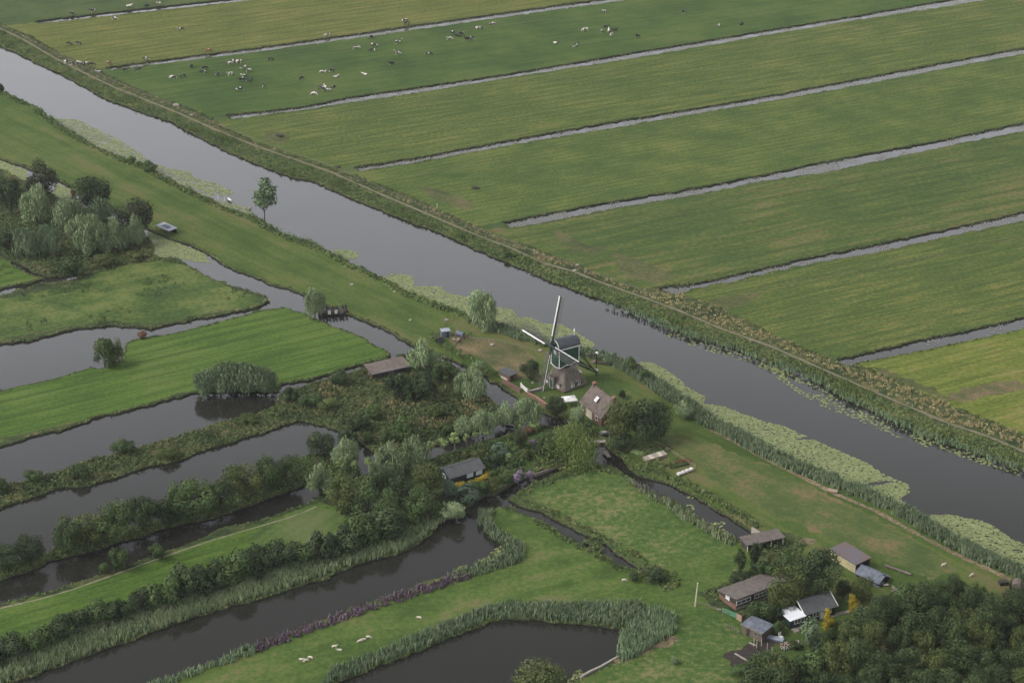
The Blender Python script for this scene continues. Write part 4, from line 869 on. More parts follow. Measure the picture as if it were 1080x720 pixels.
 ('olive',909,635,24,30,'grey green tree before the low corrugated shed'),
 ('gold',899,647,14,23,'golden conifer right of the bungalow'),
 ('gold',872,666,15,27,'golden conifer directly before the bungalow'),
 ('col',855,687,27,40,'grey green columnar tree in front of the bungalow'),
 ('shrub',821,668,18,17,'green shrub at the corner of the white roofed annex'),
 ('shrub',801,698,20,10,'low clipped hedge shrub beside the bean poles'),
 ('shrub',780,712,24,14,'left bush of the hedge below the dug beds'),
 ('shrub',795,707,24,15,'right bush of the hedge below the dug beds'),
 ('shrub',888,668,28,15,'low green bush between the golden conifers and the wood'),
 ('shrub',906,664,26,14,'low green bush at the upper edge of the wood'),
 ('shrub',875,676,22,15,'low bush just below the golden conifer before the bungalow'),
 ('shrub',838,684,14,10,'small bush on the lawn left of the columnar tree'),
 ('shrubo',826,726,42,38,'broad leafy shrub at the bottom edge below the garden'),
 ('shrub',850,722,40,40,'broad leafy shrub at the bottom edge right of the other'),
 ('olive',569,740,66,50,'dark leafy tree crown at the bottom edge before the pond'),
 ('shrubd',668,612,14,10,'small dark bush at the end of the narrow ditch'),
 ('shrubd',690,612,26,15,'wide dark bush at the end of the narrow ditch'),
 ('shrubw',712,700,10,9,'small pale bush in the meadow by the dug beds'),
]
for t in TL: tree(t[0], *t[1:5], t[5], 'trees and shrubs of the polder')
# pollards along the channel
for i, (x, y, w_, h_) in enumerate([(361,501,11,20),(374,501,9,17),(389,500,10,20),(455,481,9,17),(468,479,11,19),(480,474,12,20),(492,470,8,14),(502,467,8,13),(513,463,7,12)]):
    tree('poll', x, y, w_, h_, f"{['leftmost','second','third','fourth','fifth','sixth','seventh','eighth','ninth'][i]} small pollard willow {'' if i == 0 else 'from the left '}in the row along the garden channel", 'pollard willows along the channel')
# the long shrub row beside the reed bed
SR = [(-5,699,28,22),(15,693,28,24),(42,684,28,24),(62,676,26,24),(84,666,26,22),(106,659,30,27),(130,653,24,20),(150,644,26,22),(172,640,32,30),(198,629,34,32),(222,624,32,28),(248,615,34,30),(270,606,32,26),(296,598,30,26),(318,594,28,22),(342,590,32,26),(362,583,30,26),(384,574,34,28),(408,567,34,30)]
for i, (x, y, w_, h_) in enumerate(SR):
    tree(['shrubd','shrubd','shrub'][i % 3], x, y, w_ * 1.32, h_ * 1.2, f"dark shrub, {ORD[i]} {'' if i == 0 else 'from the left '}in the long row between bright meadow and reed bed", 'dark shrubs in the long row')
tree('cone', 322, 594, 12, 20, 'small dark conifer rising from the long shrub row', 'trees and shrubs of the polder')
# the wood at the bottom right: rows from the back
WR = [(640, [957, 975]), (640, [988,1010,1032]), (655, [936,950,972,998,1022,1048,1074]), (676, [912,937,962,988,1013,1038,1063,1090]), (695, [894,919,946,972,998,1024,1050,1076]), (717, [812,880,904,930,956,982,1008,1034,1060,1086]), (742, [798,822,866,892,918,944,970,996,1022,1048,1074,1098]), (770, [780,806,832,858,884,910,936,962,988,1014,1040,1066,1092])]
rw = random.Random(5)
for ri, (y, xs) in enumerate(WR):
    for i, x in enumerate(xs):
        sz = 24 if ri == 0 else 28 if ri == 1 else 36
        tree('wood' if rw.random() < .75 else ('green' if ri < 3 else 'olive'), x + rw.uniform(-5, 5), y + rw.uniform(-5, 5), sz * rw.uniform(.8, 1.35), sz * rw.uniform(.8, 1.4),
             f"alder in the dense wood at bottom right, {ORD[i]} tree in its {['backmost','second','third','fourth','fifth','sixth','seventh','front'][ri]} row", 'trees of the dense wood')
def hedge(line, wid, hgt, m, label, leaf=.2, dens=9):
    pl = [Vector(P2(p)) for p in line]; c = sum(pl, Vector((0, 0))) / len(pl); out = []
    for a, b in zip(pl, pl[1:]):
        L = (b - a).length; n = int(L * dens); d = (b - a).normalized(); nn = Vector((-d.y, d.x))
        s = rng.uniform(0, L, n); t = rng.uniform(-.5, .5, n) * wid
        out.append(np.c_[a.x + d.x * s + nn.x * t - c.x, a.y + d.y * s + nn.y * t - c.y, rng.uniform(0, .35, n) * hgt])
    A = np.concatenate(out); V, F, v = tufts(A, wid * .42, hgt * .65, 14, leaf=leaf)
    o = linkmesh('hedge', np_mesh('hedge', V, F, v, m)); o.location = (c.x, c.y, 0); return tag(o, label, 'hedge', 'garden hedges')
hedge([(449,489),(472,482),(497,474),(522,468),(547,460),(560,456)], 1.1, .7, M['l_green'], 'long low green hedge beside the pollard channel')
hedge([(462,489),(480,484),(503,478),(520,474)], 1.4, 1.1, M['l_olive'], 'olive hedge along the garden path above the garden house')
hedge([(480,513),(492,512),(505,508),(513,503),(516,499)], 1.1, 1.1, M['l_yellow'], 'clipped bright yellow hedge in front of the green garden house', .13, 16)
hedge([(515,503),(528,498),(541,493),(548,488)], 1.6, 1.4, M['l_green'], 'dark green hedge between the yellow hedge and the lilac shrub')
hedge([(760,628),(775,620),(790,612)], 1.4, 1.2, M['l_green'], 'green hedge behind the long barn')

# ------------------------------------------------------------------ buildings
def frame_of(quad):
    """four ground points in order -> centre, local 2-D corners (counter-clockwise)"""
    c = sum((Vector(q) for q in quad), Vector((0, 0))) / 4; l = [Vector(q) - c for q in quad]
    a = sum(l[i].x * l[(i + 1) % 4].y - l[(i + 1) % 4].x * l[i].y for i in range(4))
    return c, l, a > 0
class House:
    """footprint a,b (near long side, left to right) plus a width going away from the camera; local x along a->b, y away"""
    def __init__(s, name, a, b, width, label, cat, group=None, z=0.0):
        A, B = Vector(P2(a)), Vector(P2(b)); s.L = (B - A).length; s.W = width; d = (B - A).normalized(); s.ang = math.atan2(d.y, d.x)
        n = Vector((-d.y, d.x)); c = (A + B) / 2 + n * width / 2; s.e = tag(empty(name, (c.x, c.y, z), s.ang), label, cat, group)
    def corners(s, o=0.): L, W_ = s.L / 2 + o, s.W / 2 + o; return [(-L, -W_), (L, -W_), (L, W_), (-L, W_)]
    def walls(s, h, m, gable=0.):
        mb = MB(); mb.prism(s.corners(), -.05, h)
        if gable:
            for x in (-s.L / 2, s.L / 2):
                t = .12 * (1 if x < 0 else -1); y = s.W / 2
                v = [(x, -y, h), (x, y, h), (x, 0, h + gable), (x + t, -y, h), (x + t, y, h), (x + t, 0, h + gable)]
                mb.raw(v, [(0, 1, 2), (5, 4, 3), (0, 3, 4, 1), (1, 4, 5, 2), (2, 5, 3, 0)])
        return mb.build('wall', m, s.e)
    def gable_roof(s, h, g, m, o=.35, t=.14):
        mb = MB(); L = s.L / 2 + o; y = s.W / 2; k = g / y; ye = y + o
        mb.slab([(-L, -ye, h - k * o + .05), (L, -ye, h - k * o + .05), (L, 0, h + g + .05), (-L, 0, h + g + .05)], t)
        mb.slab([(L, ye, h - k * o + .05), (-L, ye, h - k * o + .05), (-L, 0, h + g + .053), (L, 0, h + g + .053)], t)
        mb.box((0, 0, h + g + .07), (2 * L, .22, .1)); return mb.build('roof', m, s.e)
    def mono_roof(s, hn, hf, m, o=.3, t=.12):
        mb = MB(); L = s.L / 2 + o; y = s.W / 2 + o; mb.slab([(-L, -y, hn + .1), (L, -y, hn + .1), (L, y, hf + .1), (-L, y, hf + .1)], t); return mb.build('roof', m, s.e)
    def mono_walls(s, hn, hf, m):
        mb = MB(); mb.prism(s.corners(), -.05, [hn - .04, hn - .04, hf - .04, hf - .04]); return mb.build('wall', m, s.e)
    def fascia(s, hn, m, o=.33, t=.14, side=-1):
        mb = MB(); mb.box((0, side * (s.W / 2 + o), hn + .06), (s.L + 2 * o, .06, t * 1.6)); return mb.build('fascia', m, s.e)
    def window(s, side, u, w_, z0, z1, m='glass', fm='white', name='window', bars=1):
        """side: 'n' near long wall, 'f' far, 'l' left end, 'r' right end; u = 0..1 along the wall"""
        f = MB(); g = MB(); t = .08
        if side in 'nf': y = -s.W / 2 if side == 'n' else s.W / 2; sg = -1 if side == 'n' else 1; c = Vector(((u - .5) * s.L, y, 0)); ax = Vector((1, 0, 0)); nn = Vector((0, sg, 0))
        else: x = -s.L / 2 if side == 'l' else s.L / 2; sg = -1 if side == 'l' else 1; c = Vector((x, (u - .5) * s.W, 0)); ax = Vector((0, 1, 0)); nn = Vector((sg, 0, 0))
        def bx(mb, du, z, dw, dz, out, th):
            p = c + ax * du + nn * out + Vector((0, 0, z)); d = (dw, th, dz) if side in 'nf' else (th, dw, dz); mb.box(p, d)
        bx(g, 0, (z0 + z1) / 2, w_ - .02, z1 - z0 - .02, .02, .05)
        for zz in (z0, z1): bx(f, 0, zz, w_ + .16, .14, .05, .08)
        for k in range(bars + 1): bx(f, -w_ / 2 + k * w_ / bars, (z0 + z1) / 2, .12, z1 - z0 - .141, .05, .075)
        fo = f.build(name, M[fm], s.e); g.build('pane', M[m], fo); return fo
    def door(s, side, u, w_, h, m='white', name='door'):
        mb = MB()
        if side in 'nf': sg = -1 if side == 'n' else 1; mb.box(((u - .5) * s.L, sg * (s.W / 2 + .03), h / 2), (w_, .08, h))
        else: sg = -1 if side == 'l' else 1; mb.box((sg * (s.L / 2 + .03), (u - .5) * s.W, h / 2), (.08, w_, h))
        return mb.build(name, M[m], s.e)
    def chimney(s, x, z, m='brick', sz=.75, h=1.2):
        mb = MB(); mb.box((x, 0, z + h / 2 - .4), (sz, sz, h)); c = mb.build('chimney', M['brownbrick'], s.e)
        m2 = MB(); m2.box((x, 0, z + h - .36), (sz + .14, sz + .14, .09)); m2.tube((x, .0, z + h - .33), (x, 0, z + h), .16, .14); m2.build('chimney_cap', M['redtiles'], c)
    def barge(s, h, g, side, m='white', o=.4):
        mb = MB(); x = side * (s.L / 2 + .39); y = s.W / 2; k = g / y
        for sy in (-1, 1): a = Vector((x, sy * (y + o), h - k * o + .07)); b = Vector((x, 0, h + g + .07)); mb.slab([a + Vector((-.03, 0, .12)), a + Vector((.05, 0, .12)), b + Vector((.05, 0, .12)), b + Vector((-.03, 0, .12))], .3)
        return mb.build('bargeboard', M[m], s.e)

# -- the windmill (hollow post mill)
MB_C = (P(592.5, 413.5) + P(574, 406) + P(617.5, 404)) / 3
fr, lf, rt = P(592.5, 413.5), P(574, 406), P(617.5, 404)
mc = Vector(((lf.x + rt.x) / 2, (lf.y + rt.y) / 2 + .3, 0))
mill = tag(empty('windmill', mc, R(41)), 'old windmill with thatched base, dark green body and four lattice sails by the river', 'windmill')
S0, S1, HB = 3.55, 1.55, 5.5
mb = MB()
lay = [(3.35, 0.), (3.35, .55), (4.1, .5), (3.1, 2.2), (2.35, 4.0), (1.85, HB)]
def rc(s, z, c=.12): return [(x * s * (1 if i else 1), y * s, z) for i, (x, y) in enumerate(((-1 + c, -1), (1 - c, -1), (1, -1 + c), (1, 1 - c), (1 - c, 1), (-1 + c, 1), (-1, 1 - c), (-1, -1 + c)))]
V, F = [], []
for s_, z in lay[2:]: V += rc(s_, z, .10)
for k in range(len(lay) - 3):
    for i in range(8): F.append((k * 8 + i, k * 8 + (i + 1) % 8, k * 8 + 8 + (i + 1) % 8, k * 8 + 8 + i))
F.append(tuple(range((len(lay) - 3) * 8, (len(lay) - 2) * 8))); F.append(tuple(range(7, -1, -1)))
mb.raw(V, F); mb.build('thatched_base', M['thatch'], mill)
mb = MB(); mb.prism([(-3.7, -3.7), (3.7, -3.7), (3.7, 3.7), (-3.7, 3.7)], -.05, .55); mb.build('plinth', M['brownbrick'], mill)
mb = MB(); mb.prism([(-1.9, -1.9), (1.9, -1.9), (1.9, 1.9), (-1.9, 1.9)], HB - .15, HB + .18); mb.build('collar', M['milldark'], mill)
# local -y of the empty faces the lower right of the photo, -x the lower left
def dormer_window(side, u, w_, z0, z1, name='window'):
    """upright dormer frame standing out of the thatch"""
    f, g, hh = MB(), MB(), MB(); zz = (z0 + z1) / 2; r_ = 4.1 - (z0 - .5) * .56 + .06
    def put(mb, du, z, dw, dz, o_, th): 
        p = (du, -(r_ + o_), z) if side == 'r' else (-(r_ + o_), du, z); d = (dw, th, dz) if side == 'r' else (th, dw, dz); mb.box(p, d)
    put(hh, u, z1 + .12, w_ + .5, .2, -.45, 1.1); put(f, u, z0, w_ + .16, .14, 0, .12); put(f, u, z1, w_ + .16, .14, 0, .12)
    for du in (-w_ / 2, 0, w_ / 2): put(f, u + du, zz, .11, z1 - z0 - .14, 0, .11)
    put(g, u, zz, w_, z1 - z0, -.06, .05); put(hh, u, zz, w_ + .1, z1 - z0 - .01, -.52, .8)
    fo = f.build(name, M['white'], mill); g.build('pane', M['glass'], fo); hh.build('dormer', M['thatch'], fo); return fo, put
dormer_window('r', -.9, .8, .9, 1.7)
fo, put = dormer_window('r', 1.0, 1.0, .9, 1.8)
for du in (.32, 1.72):
    g = MB(); put(g, du, 1.35, .42, .8, .06, .06); sh = g.build('shutter', M['millgreen'], mill)
dormer_window('l', 2.2, .7, .9, 1.6); dormer_window('l', -1.9, .7, .9, 1.6)
fo, put = dormer_window('l', .2, 1.2, .25, 3.0, 'door')
g = MB(); put(g, .2, 1.3, .8, 2.1, .03, .05); g.build('door_leaf', M['millgreen'], fo)
# side entrance at the right corner
mb = MB(); mb.box((3.7, -.5, 1.1), (1.3, 1.4, 2.2)); po = mb.build('porch', M['millgreen'], mill)
mb = MB(); mb.box((3.9, -.5, 2.27), (1.6, 1.8, .14)); mb.build('porch_roof', M['white'], po)
# the turning body, axis towards the lower left of the photo
AX = math.atan2(-.52, -.85) - R(41)       # facing direction in the mill's own frame
body = empty('mill_body', (0, 0, 0), AX); body.parent = mill
# body frame: +x = facing direction, z up
BW, BL, Z0, ZE, ZR = 1.9, 2.85, HB + .1, 10.6, 12.5
mb = MB(); mb.prism([(-BL, -BW), (BL, -BW), (BL, BW), (-BL, BW)], [Z0 + .5, Z0, Z0, Z0 + .5], ZE)
prof = [(BW * math.cos(a) * (1.0), ZE + (ZR - ZE) * math.sin(a) ** .8) for a in np.linspace(0, math.pi, 11)]
for x, s_ in ((BL, 1), (-BL, -1)):
    V = [(x, y, z) for y, z in prof] + [(x - s_ * .15, y, z) for y, z in prof]; n_ = len(prof)
    mb.raw(V, [tuple(range(n_)), tuple(range(2 * n_ - 1, n_ - 1, -1))])
mb.build('body_wall', M['millgreen'], body)
mb = MB(); pr2 = [((BW + .18) * math.cos(a), ZE - .12 + (ZR - ZE + .2) * math.sin(a) ** .8) for a in np.linspace(0, math.pi, 13)]
V = [(BL + .3, y, z) for y, z in pr2] + [(-BL - .25, y, z) for y, z in pr2] + [(BL + .3, y * .93, z - .14) for y, z in pr2] + [(-BL - .25, y * .93, z - .14) for y, z in pr2]; n_ = len(pr2); F = []
for i in range(n_ - 1):
    F += [(i, i + 1, n_ + i + 1, n_ + i), (2 * n_ + i, 3 * n_ + i, 3 * n_ + i + 1, 2 * n_ + i + 1), (i, 2 * n_ + i, 2 * n_ + i + 1, i + 1), (n_ + i, n_ + i + 1, 3 * n_ + i + 1, 3 * n_ + i)]
F += [(0, n_, 3 * n_, 2 * n_), (n_ - 1, 3 * n_ - 1, 4 * n_ - 1, 2 * n_ - 1)]
mb.raw(V, F); mb.build('rounded_roof', M['slate'], body)
mb = MB()      # white trim: eaves boards, corner posts, scalloped lower edge
for sy in (-1, 1): mb.box((0, sy * (BW + .2), ZE - .1), (2 * BL + .5, .07, .3)); mb.box((BL + .04, sy * (BW - .06), (Z0 + ZE) / 2), (.08, .22, ZE - Z0)); mb.box((-BL + .1, sy * (BW + .03), (Z0 + ZE) / 2 + .3), (.2, .06, ZE - Z0 - .6))
for sy in (-1, 1):
    for i in range(7):
        x0 = -BL + i * 2 * BL / 7; x1 = x0 + 2 * BL / 7; zz = [Z0 + .5 - .5 * i / 7 + (.25 if i in (1, 2, 4, 5) else .0), Z0 + .5 - .5 * (i + 1) / 7 + (.25 if i + 1 in (1, 2, 4, 5) else 0)]
        mb.tube((x0, sy * (BW + .06), zz[0]), (x1, sy * (BW + .06), zz[1]), .11, n=5)
for i in range(6):
    y0 = -BW + i * 2 * BW / 6; y1 = y0 + 2 * BW / 6; f_ = lambda y: Z0 - .35 * math.cos(y / BW * math.pi / 2) + .1
    mb.tube((BL + .1, y0, f_(y0)), (BL + .1, y1, f_(y1)), .11, n=5)
for i in range(len(prof) - 1): mb.tube((BL + .34, prof[i][0] * 1.05, prof[i][1] + .05), (BL + .34, prof[i + 1][0] * 1.05, prof[i + 1][1] + .05), .09, n=5)
mb.build('white_trim', M['offwhite'], body)
mb = MB(); mb.box((BL + .06, 0, ZE - 1.4), (.08, .9, 1.0)); mb.build('storm_hatch', M['white'], body)
mb = MB(); mb.tube((-BL + .3, 0, ZR), (-BL + .3, 0, ZR + 1.9), .10, .07); mb.tube((-BL + .3, 0, ZR + 1.2), (-BL + .3, 0, ZR + 1.5), .26, .2); mb.build('finial', M['white'], body)
HUB = Vector((BL + 1.25, 0, ZE + .75)); TILT = R(13)
mb = MB(); mb.tube(HUB + Vector((-2.4, 0, -.6)), HUB + Vector((.25, 0, .06)), .34, .30, 10); mb.build('windshaft', M['milldark'], body)
rot = empty('sail_cross', HUB, 0); rot.parent = body; rot.rotation_euler = (0, -TILT, 0)
# rotor frame: x forward, sails in the y-z plane. the mill's right hand when seen from the front is -y
LS = 12.6; TH = R(-2)
for o_ in list(range(4)):
    a = o_ * math.pi / 2 + TH
    u = Vector((0, math.sin(a), math.cos(a))); q = Vector((0, math.cos(a), -math.sin(a)))      # along the sail, across it
    xo = .14 if o_ % 2 else -.14
    mb = MB(); X = Vector((xo, 0, 0)); 
    def bar(mb, a0, b0, th): mb.tube(a0, b0, th, n=5)
    mb.tube(X, X + u * LS, .30, .2, 6)                                # stock half
    st = mb.build('stock', M['milldark'], body); st.location = HUB; st.rotation_euler = (0, -TILT, 0)
    mb = MB()
    for i in range(22): r_ = 2.3 + i * (LS - 2.4) / 21; bar(mb, X + u * r_ - q * .1, X + u * r_ + q * 1.75 + Vector((.22, 0, 0)), .055)
    for w_ in (.6, 1.15, 1.75): bar(mb, X + u * 2.3 + q * w_ + Vector((.12 * w_, 0, 0)), X + u * (LS - .1) + q * w_ + Vector((.12 * w_, 0, 0)), .055)
    l_ = mb.build('sail_lattice', M['sailgrey'], st)
    mb = MB(); a1, b1 = X + u * 2.3 - q * .12, X + u * (LS - .1) - q * .12
    mb.slab([a1 + Vector((.12, 0, 0)), b1 + Vector((.12, 0, 0)), b1 - q * .34 + Vector((.28, 0, 0)), a1 - q * .34 + Vector((.28, 0, 0))], .05)
    mb.build('leading_board', M['offwhite'], st)
bpy.data.objects.remove(rot)
mb = MB(); mb.box(HUB + Vector((.1, 0, 0)), (.7, .62, .62), ry=-TILT); mb.build('hub', M['millgreen'], body)
# tail: two long braces, stair and standing post with the winch
mb = MB(); TE = Vector((-9.6, 0, .9))
mb.tube((-BL, 0, Z0 + .6), TE, .20, .16, 6)
for sy in (-1, 1): mb.tube((-BL + .8, sy * BW, ZE - .6), TE + Vector((.8, sy * .25, .35)), .14, .11, 6); mb.tube((-1, sy * (BW + .5), Z0 + .7), TE + Vector((2.2, sy * .3, .9)), .12, .10, 6)
mb.box((-.6, 0, Z0 + .7), (.25, 2 * BW + 1.4, .25)); mb.build('tail_beams', M['milldark'], body)
mb = MB()
for i in range(18): t_ = i / 17; mb.box((-BL - .6 - t_ * 5.6, .0, Z0 - .2 - t_ * (Z0 - .8)), (.28, 1.1, .07))
for sy in (-1, 1): mb.tube((-BL - .4, sy * .58, Z0), (-BL - 6.4, sy * .58, .5), .09, n=5)
mb.build('tail_stair', M['milldark'], body)
mb = MB(); mb.tube((-9.2, 0, -.05), (-9.2, 0, 5.9), .17, .15, 6); mb.tube((-9.2, 0, 5.6), (-5.2, 0, 6.1), .1, n=5); mb.tube((-9.2, -.9, 1.0), (-9.2, .9, 1.0), .12, n=6); mb.build('winch_post', M['milldark'], body)
for x, y, z in ((-9.4, .0, 6.0), (-9.35, .0, 1.5), (-BL - .2, -BW - .2, Z0 + .5)):
    mb = MB(); mb.tube((x, y - .35, z), (x, y + .35, z), .30, .30, 9); mb.build('white_knob', M['white'], body)
body.name = 'mill_body'

# -- brick house beside the mill
h = House('brick_house', (612,433), (634,450), 7.2, 'brick house with brown tiled roof and two chimneys beside the windmill', 'house')
h.walls(2.5, M['brick'], 3.6); h.gable_roof(2.5, 3.6, M['tiles'], .3)
h.chimney(-h.L / 2 + .35, 6.0); h.chimney(h.L / 2 - .35, 6.0)
h.door('n', .42, 2.7, 2.3, 'cream', 'barn_door'); h.window('n', .78, 1.1, .9, 1.9); h.window('l', .5, 1.0, 3.2, 4.3); h.window('r', .5, 1.0, 3.2, 4.3); h.window('n', .12, .9, .9, 1.9)
mb = MB(); mb.slab([(-.5, -2.4, 4.05), (.5, -2.4, 4.05), (.5, -1.5, 4.95), (-.5, -1.5, 4.95)], .1); f = mb.build('roof_window', M['white'], h.e); f.location = (0, -.1, .35)
mb = MB(); mb.slab([(-.33, -2.2, 4.28), (.33, -2.2, 4.28), (.33, -1.7, 4.78), (-.33, -1.7, 4.78)], .1); g = mb.build('pane', M['paleglass'], f); g.location = (0, -.01, .06)
# -- bungalow with annex
h = House('bungalow', (849,657), (880.6,648), 5.4, 'green bungalow with dark ribbed roof and white bargeboards between two golden conifers', 'house')
h.walls(2.3, M['greenwood'], 1.5); h.gable_roof(2.3, 1.5, M['darkroof'], .4); h.barge(2.3, 1.5, -1); h.barge(2.3, 1.5, 1)
h.window('n', .35, 1.4, .9, 1.9, bars=2); h.window('n', .75, 1.4, .9, 1.9, bars=2); h.window('r', .5, 1.2, .9, 1.9, bars=2); h.window('l', .75, 1.0, 1.0, 1.9)
h.door('n', .55, .9, 2.0, 'white')
mb = MB(); aw = h.W * .62
mb.prism([(-h.L / 2 - 4.0, -h.W / 2 - .5), (-h.L / 2 - .02, -h.W / 2 - .5), (-h.L / 2 - .02, h.W / 2 - 2.2), (-h.L / 2 - 4.0, h.W / 2 - 2.2)], -.05, 2.2); an = mb.build('annex', M['greenwood'], h.e)
x0, x1, y0, y1 = -h.L / 2 - 4.3, -h.L / 2 - .45, -h.W / 2 - 1.0, h.W / 2 - 1.9
mb = MB(); mb.slab([(x0, y0, 2.28), (x1, y0, 2.5), (x1, y1, 2.5), (x0, y1, 2.28)], .14); mb.build('annex_roof', M['whiteroof'], an)
mb = MB()
for k in range(4): mb.box((-h.L / 2 - 2.9 + k * .75, -h.W / 2 - .54, 1.45), (.09, .08, .95))
for zz in (.95, 1.95): mb.box((-h.L / 2 - 1.78, -h.W / 2 - .542, zz), (2.4, .085, .1))
wf = mb.build('annex_window', M['white'], an); mb = MB(); mb.box((-h.L / 2 - 1.78, -h.W / 2 - .51, 1.45), (2.3, .05, .95)); mb.build('pane', M['glass'], wf)
mb = MB(); mb.box((-h.L / 2 - 1.6, -h.W / 2 - 1.3, .08), (4.2, 1.4, .12)); mb.build('step', M['concrete'], an)
# -- long barn
h = House('long_barn', (776.4,643.3), (832,622.5), 5.6, 'long dark barn with flat brown roof and red brick end wall before the tall trees', 'barn')
h.mono_walls(2.7, 1.8, M['darkwood']); h.mono_roof(2.7, 1.8, M['asphalt_roof'], .3, .18); h.fascia(2.55, M['greywood'])
h.window('n', .13, 3.6, 1.2, 2.0, bars=3); h.window('n', .45, 3.0, 1.2, 2.0, bars=3); h.window('l', .5, 1.1, 1.2, 2.1, m='paleglass')
mb = MB(); mb.box((-h.L / 2 - .05, 0, .55), (.1, h.W + .02, 1.1)); mb.build('brick_base', M['brick'], h.e)
mb = MB(); mb.box((0, -h.W / 2 - .04, .3), (h.L, .08, .6)); mb.build('plinth', M['concrete'], h.e)
# -- small shed
h = House('garden_shed', (782.5,667.5), (803,677), 3.4, 'small wooden shed with blue grey flat roof below the long barn', 'shed')
h.mono_walls(2.1, 2.35, M['greywood2']); h.mono_roof(2.1, 2.35, M['corrug'], .25, .12); h.fascia(2.05, M['greywood'], .28); h.door('n', .3, .8, 1.8, 'darkwood'); h.window('l', .5, .8, .9, 1.6); h.window('n', .7, .9, .9, 1.6, fm='greywood')
# -- barn with pale yellow wall
h = House('yellow_walled_barn', (876,588.5), (901.7,604.5), 3.9, 'barn with pale yellow boarded wall and blue grey roof below the dyke', 'barn')
h.mono_walls(2.2, 2.5, M['yellowwood']); h.mono_roof(2.2, 2.5, M['blueroof'], .3, .16)
mb = MB(); mb.box((h.L / 2 + .03, 0, 1.1), (.08, h.W - .8, 2.1)); mb.build('end_shade_panel', M['dark'], h.e)  # dark plate on a closed wall, painted as the unlit inside
mb = MB(); mb.box((h.L / 2 + .08, h.W / 2 - .2, 1.1), (.14, .4, 2.2)); mb.box((h.L / 2 + .08, -h.W / 2 + .2, 1.1), (.14, .35, 2.2)); mb.build('end_post', M['darkwood'], h.e)
mb = MB(); mb.box((0, h.W / 2 + 1.0, .3), (3.0, .9, .5)); o = mb.build('brick_stack', M['brownbrick']); o.location = h.e.location; o.rotation_euler = h.e.rotation_euler; 
v = h.e.matrix_basis; o.name = 'brick_stack'; tag(o, 'low stack of reddish bricks behind the yellow walled barn', 'brick stack')
# -- low corrugated shed
h = House('corrugated_shed', (902.5,607.5), (926,618.5), 3.8, 'low corrugated shed with ridged grey roof and open end right of the yellow walled barn', 'shed')
h.walls(.9, M['darkwood'], 1.0); h.gable_roof(.9, 1.0, M['corrug'], .3)
mb = MB(); v = [(h.L / 2 + .04, -h.W / 2 + .3, 0), (h.L / 2 + .04, h.W / 2 - .3, 0), (h.L / 2 + .04, h.W / 2 - .3, .9), (h.L / 2 + .04, 0, 1.6), (h.L / 2 + .04, -h.W / 2 + .3, .9)]; mb.raw(v, [(0, 1, 2, 3, 4)]); mb.build('end_shade_panel', M['dark'], h.e)  # black face painted where the shaded inside of the gable would show
mb = MB(); mb.box((h.L / 2, 0, 2.02), (.5, .5, .08)); mb.build('ridge_patch', M['teal'], h.e)
pr = random.Random(3)
def heap(name, x, y, n, label, cat, ms, sz=1.0):
    p = P(x, y); e = tag(empty(name, p, pr.uniform(0, 3)), label, cat)
    for k in range(n):
        mb = MB(); mb.box((0, 0, 0), (pr.uniform(.9, 2.0) * sz, pr.uniform(.3, .8) * sz, .1), pr.uniform(0, 3), pr.uniform(-.15, .15), pr.uniform(-.12, .12))
        o = mb.build('sheet', M[ms[k % len(ms)]], e); o.location = (pr.uniform(-1.1, 1.1) * sz, pr.uniform(-.7, .7) * sz, .15 + k * .07)
    return e
heap('scrap_heap', 930, 617, 7, 'heap of grey green roofing sheets at the open end of the corrugated shed', 'scrap heap', ['corrug', 'greywood', 'concrete', 'teal'], 1.1)
# -- low brown shed over the ditch end
h = House('open_shed', (788,582), (826,573.5), 2.9, 'low open sided shed with flat brown roof at the end of the reedy ditch', 'shed')
h.mono_roof(1.7, 2.0, M['asphalt_roof'], .3, .16)
for x in (-h.L / 2, -h.L / 6, h.L / 6, h.L / 2):
    for y, z in ((-h.W / 2, 1.62), (h.W / 2, 1.9)): mb = MB(); mb.box((x * .98, y * .98, z / 2), (.16, .16, z)); mb.build('post', M['cream'] if y < 0 else M['greywood'], h.e)
mb = MB(); mb.box((0, h.W / 2 - .25, .85), (h.L - .3, .08, 1.7)); mb.box((-h.L / 2 + .2, 0, .8), (.08, h.W - .6, 1.6)); mb.build('wall', M['darkwood'], h.e)
mb = MB(); a, b = P(793, 560), P(804, 567); d = (b - a); mb.box((0, 0, .25), (d.length, .4, 1.5)); o = mb.build('culvert_wall', M['concrete']); o.location = (a + b) / 2; o.rotation_euler.z = math.atan2(d.y, d.x); tag(o, 'pale concrete headwall where the ditch meets the low brown shed', 'culvert')
# -- green garden house
h = House('garden_house', (475,512), (510.5,501), 5.0, 'dark green garden house with grey roof and two pale windows behind the yellow hedge', 'summer house')
h.walls(2.0, M['teal'], 1.3); h.gable_roof(2.0, 1.3, M['darkroof'], .3); h.window('n', .58, 1.5, .7, 1.75, m='paleglass'); h.window('n', .85, 1.5, .7, 1.75, m='paleglass'); h.window('l', .5, 1.0, .9, 1.7); h.door('n', .3, .8, 1.8, 'darkwood')
# -- long brown shed
h = House('long_shed', (393,400), (432,391.5), 4.4, 'long low shed with brown flat roof and pale edge on the rough island', 'shed')
h.mono_walls(1.5, 2.1, M['darkwood']); h.mono_roof(1.5, 2.1, M['brownroof'], .3, .12); h.fascia(1.5, M['metal'], .33); h.door('l', .5, .9, 1.4, 'greywood'); h.window('n', .5, 1.2, .6, 1.2, fm='greywood')
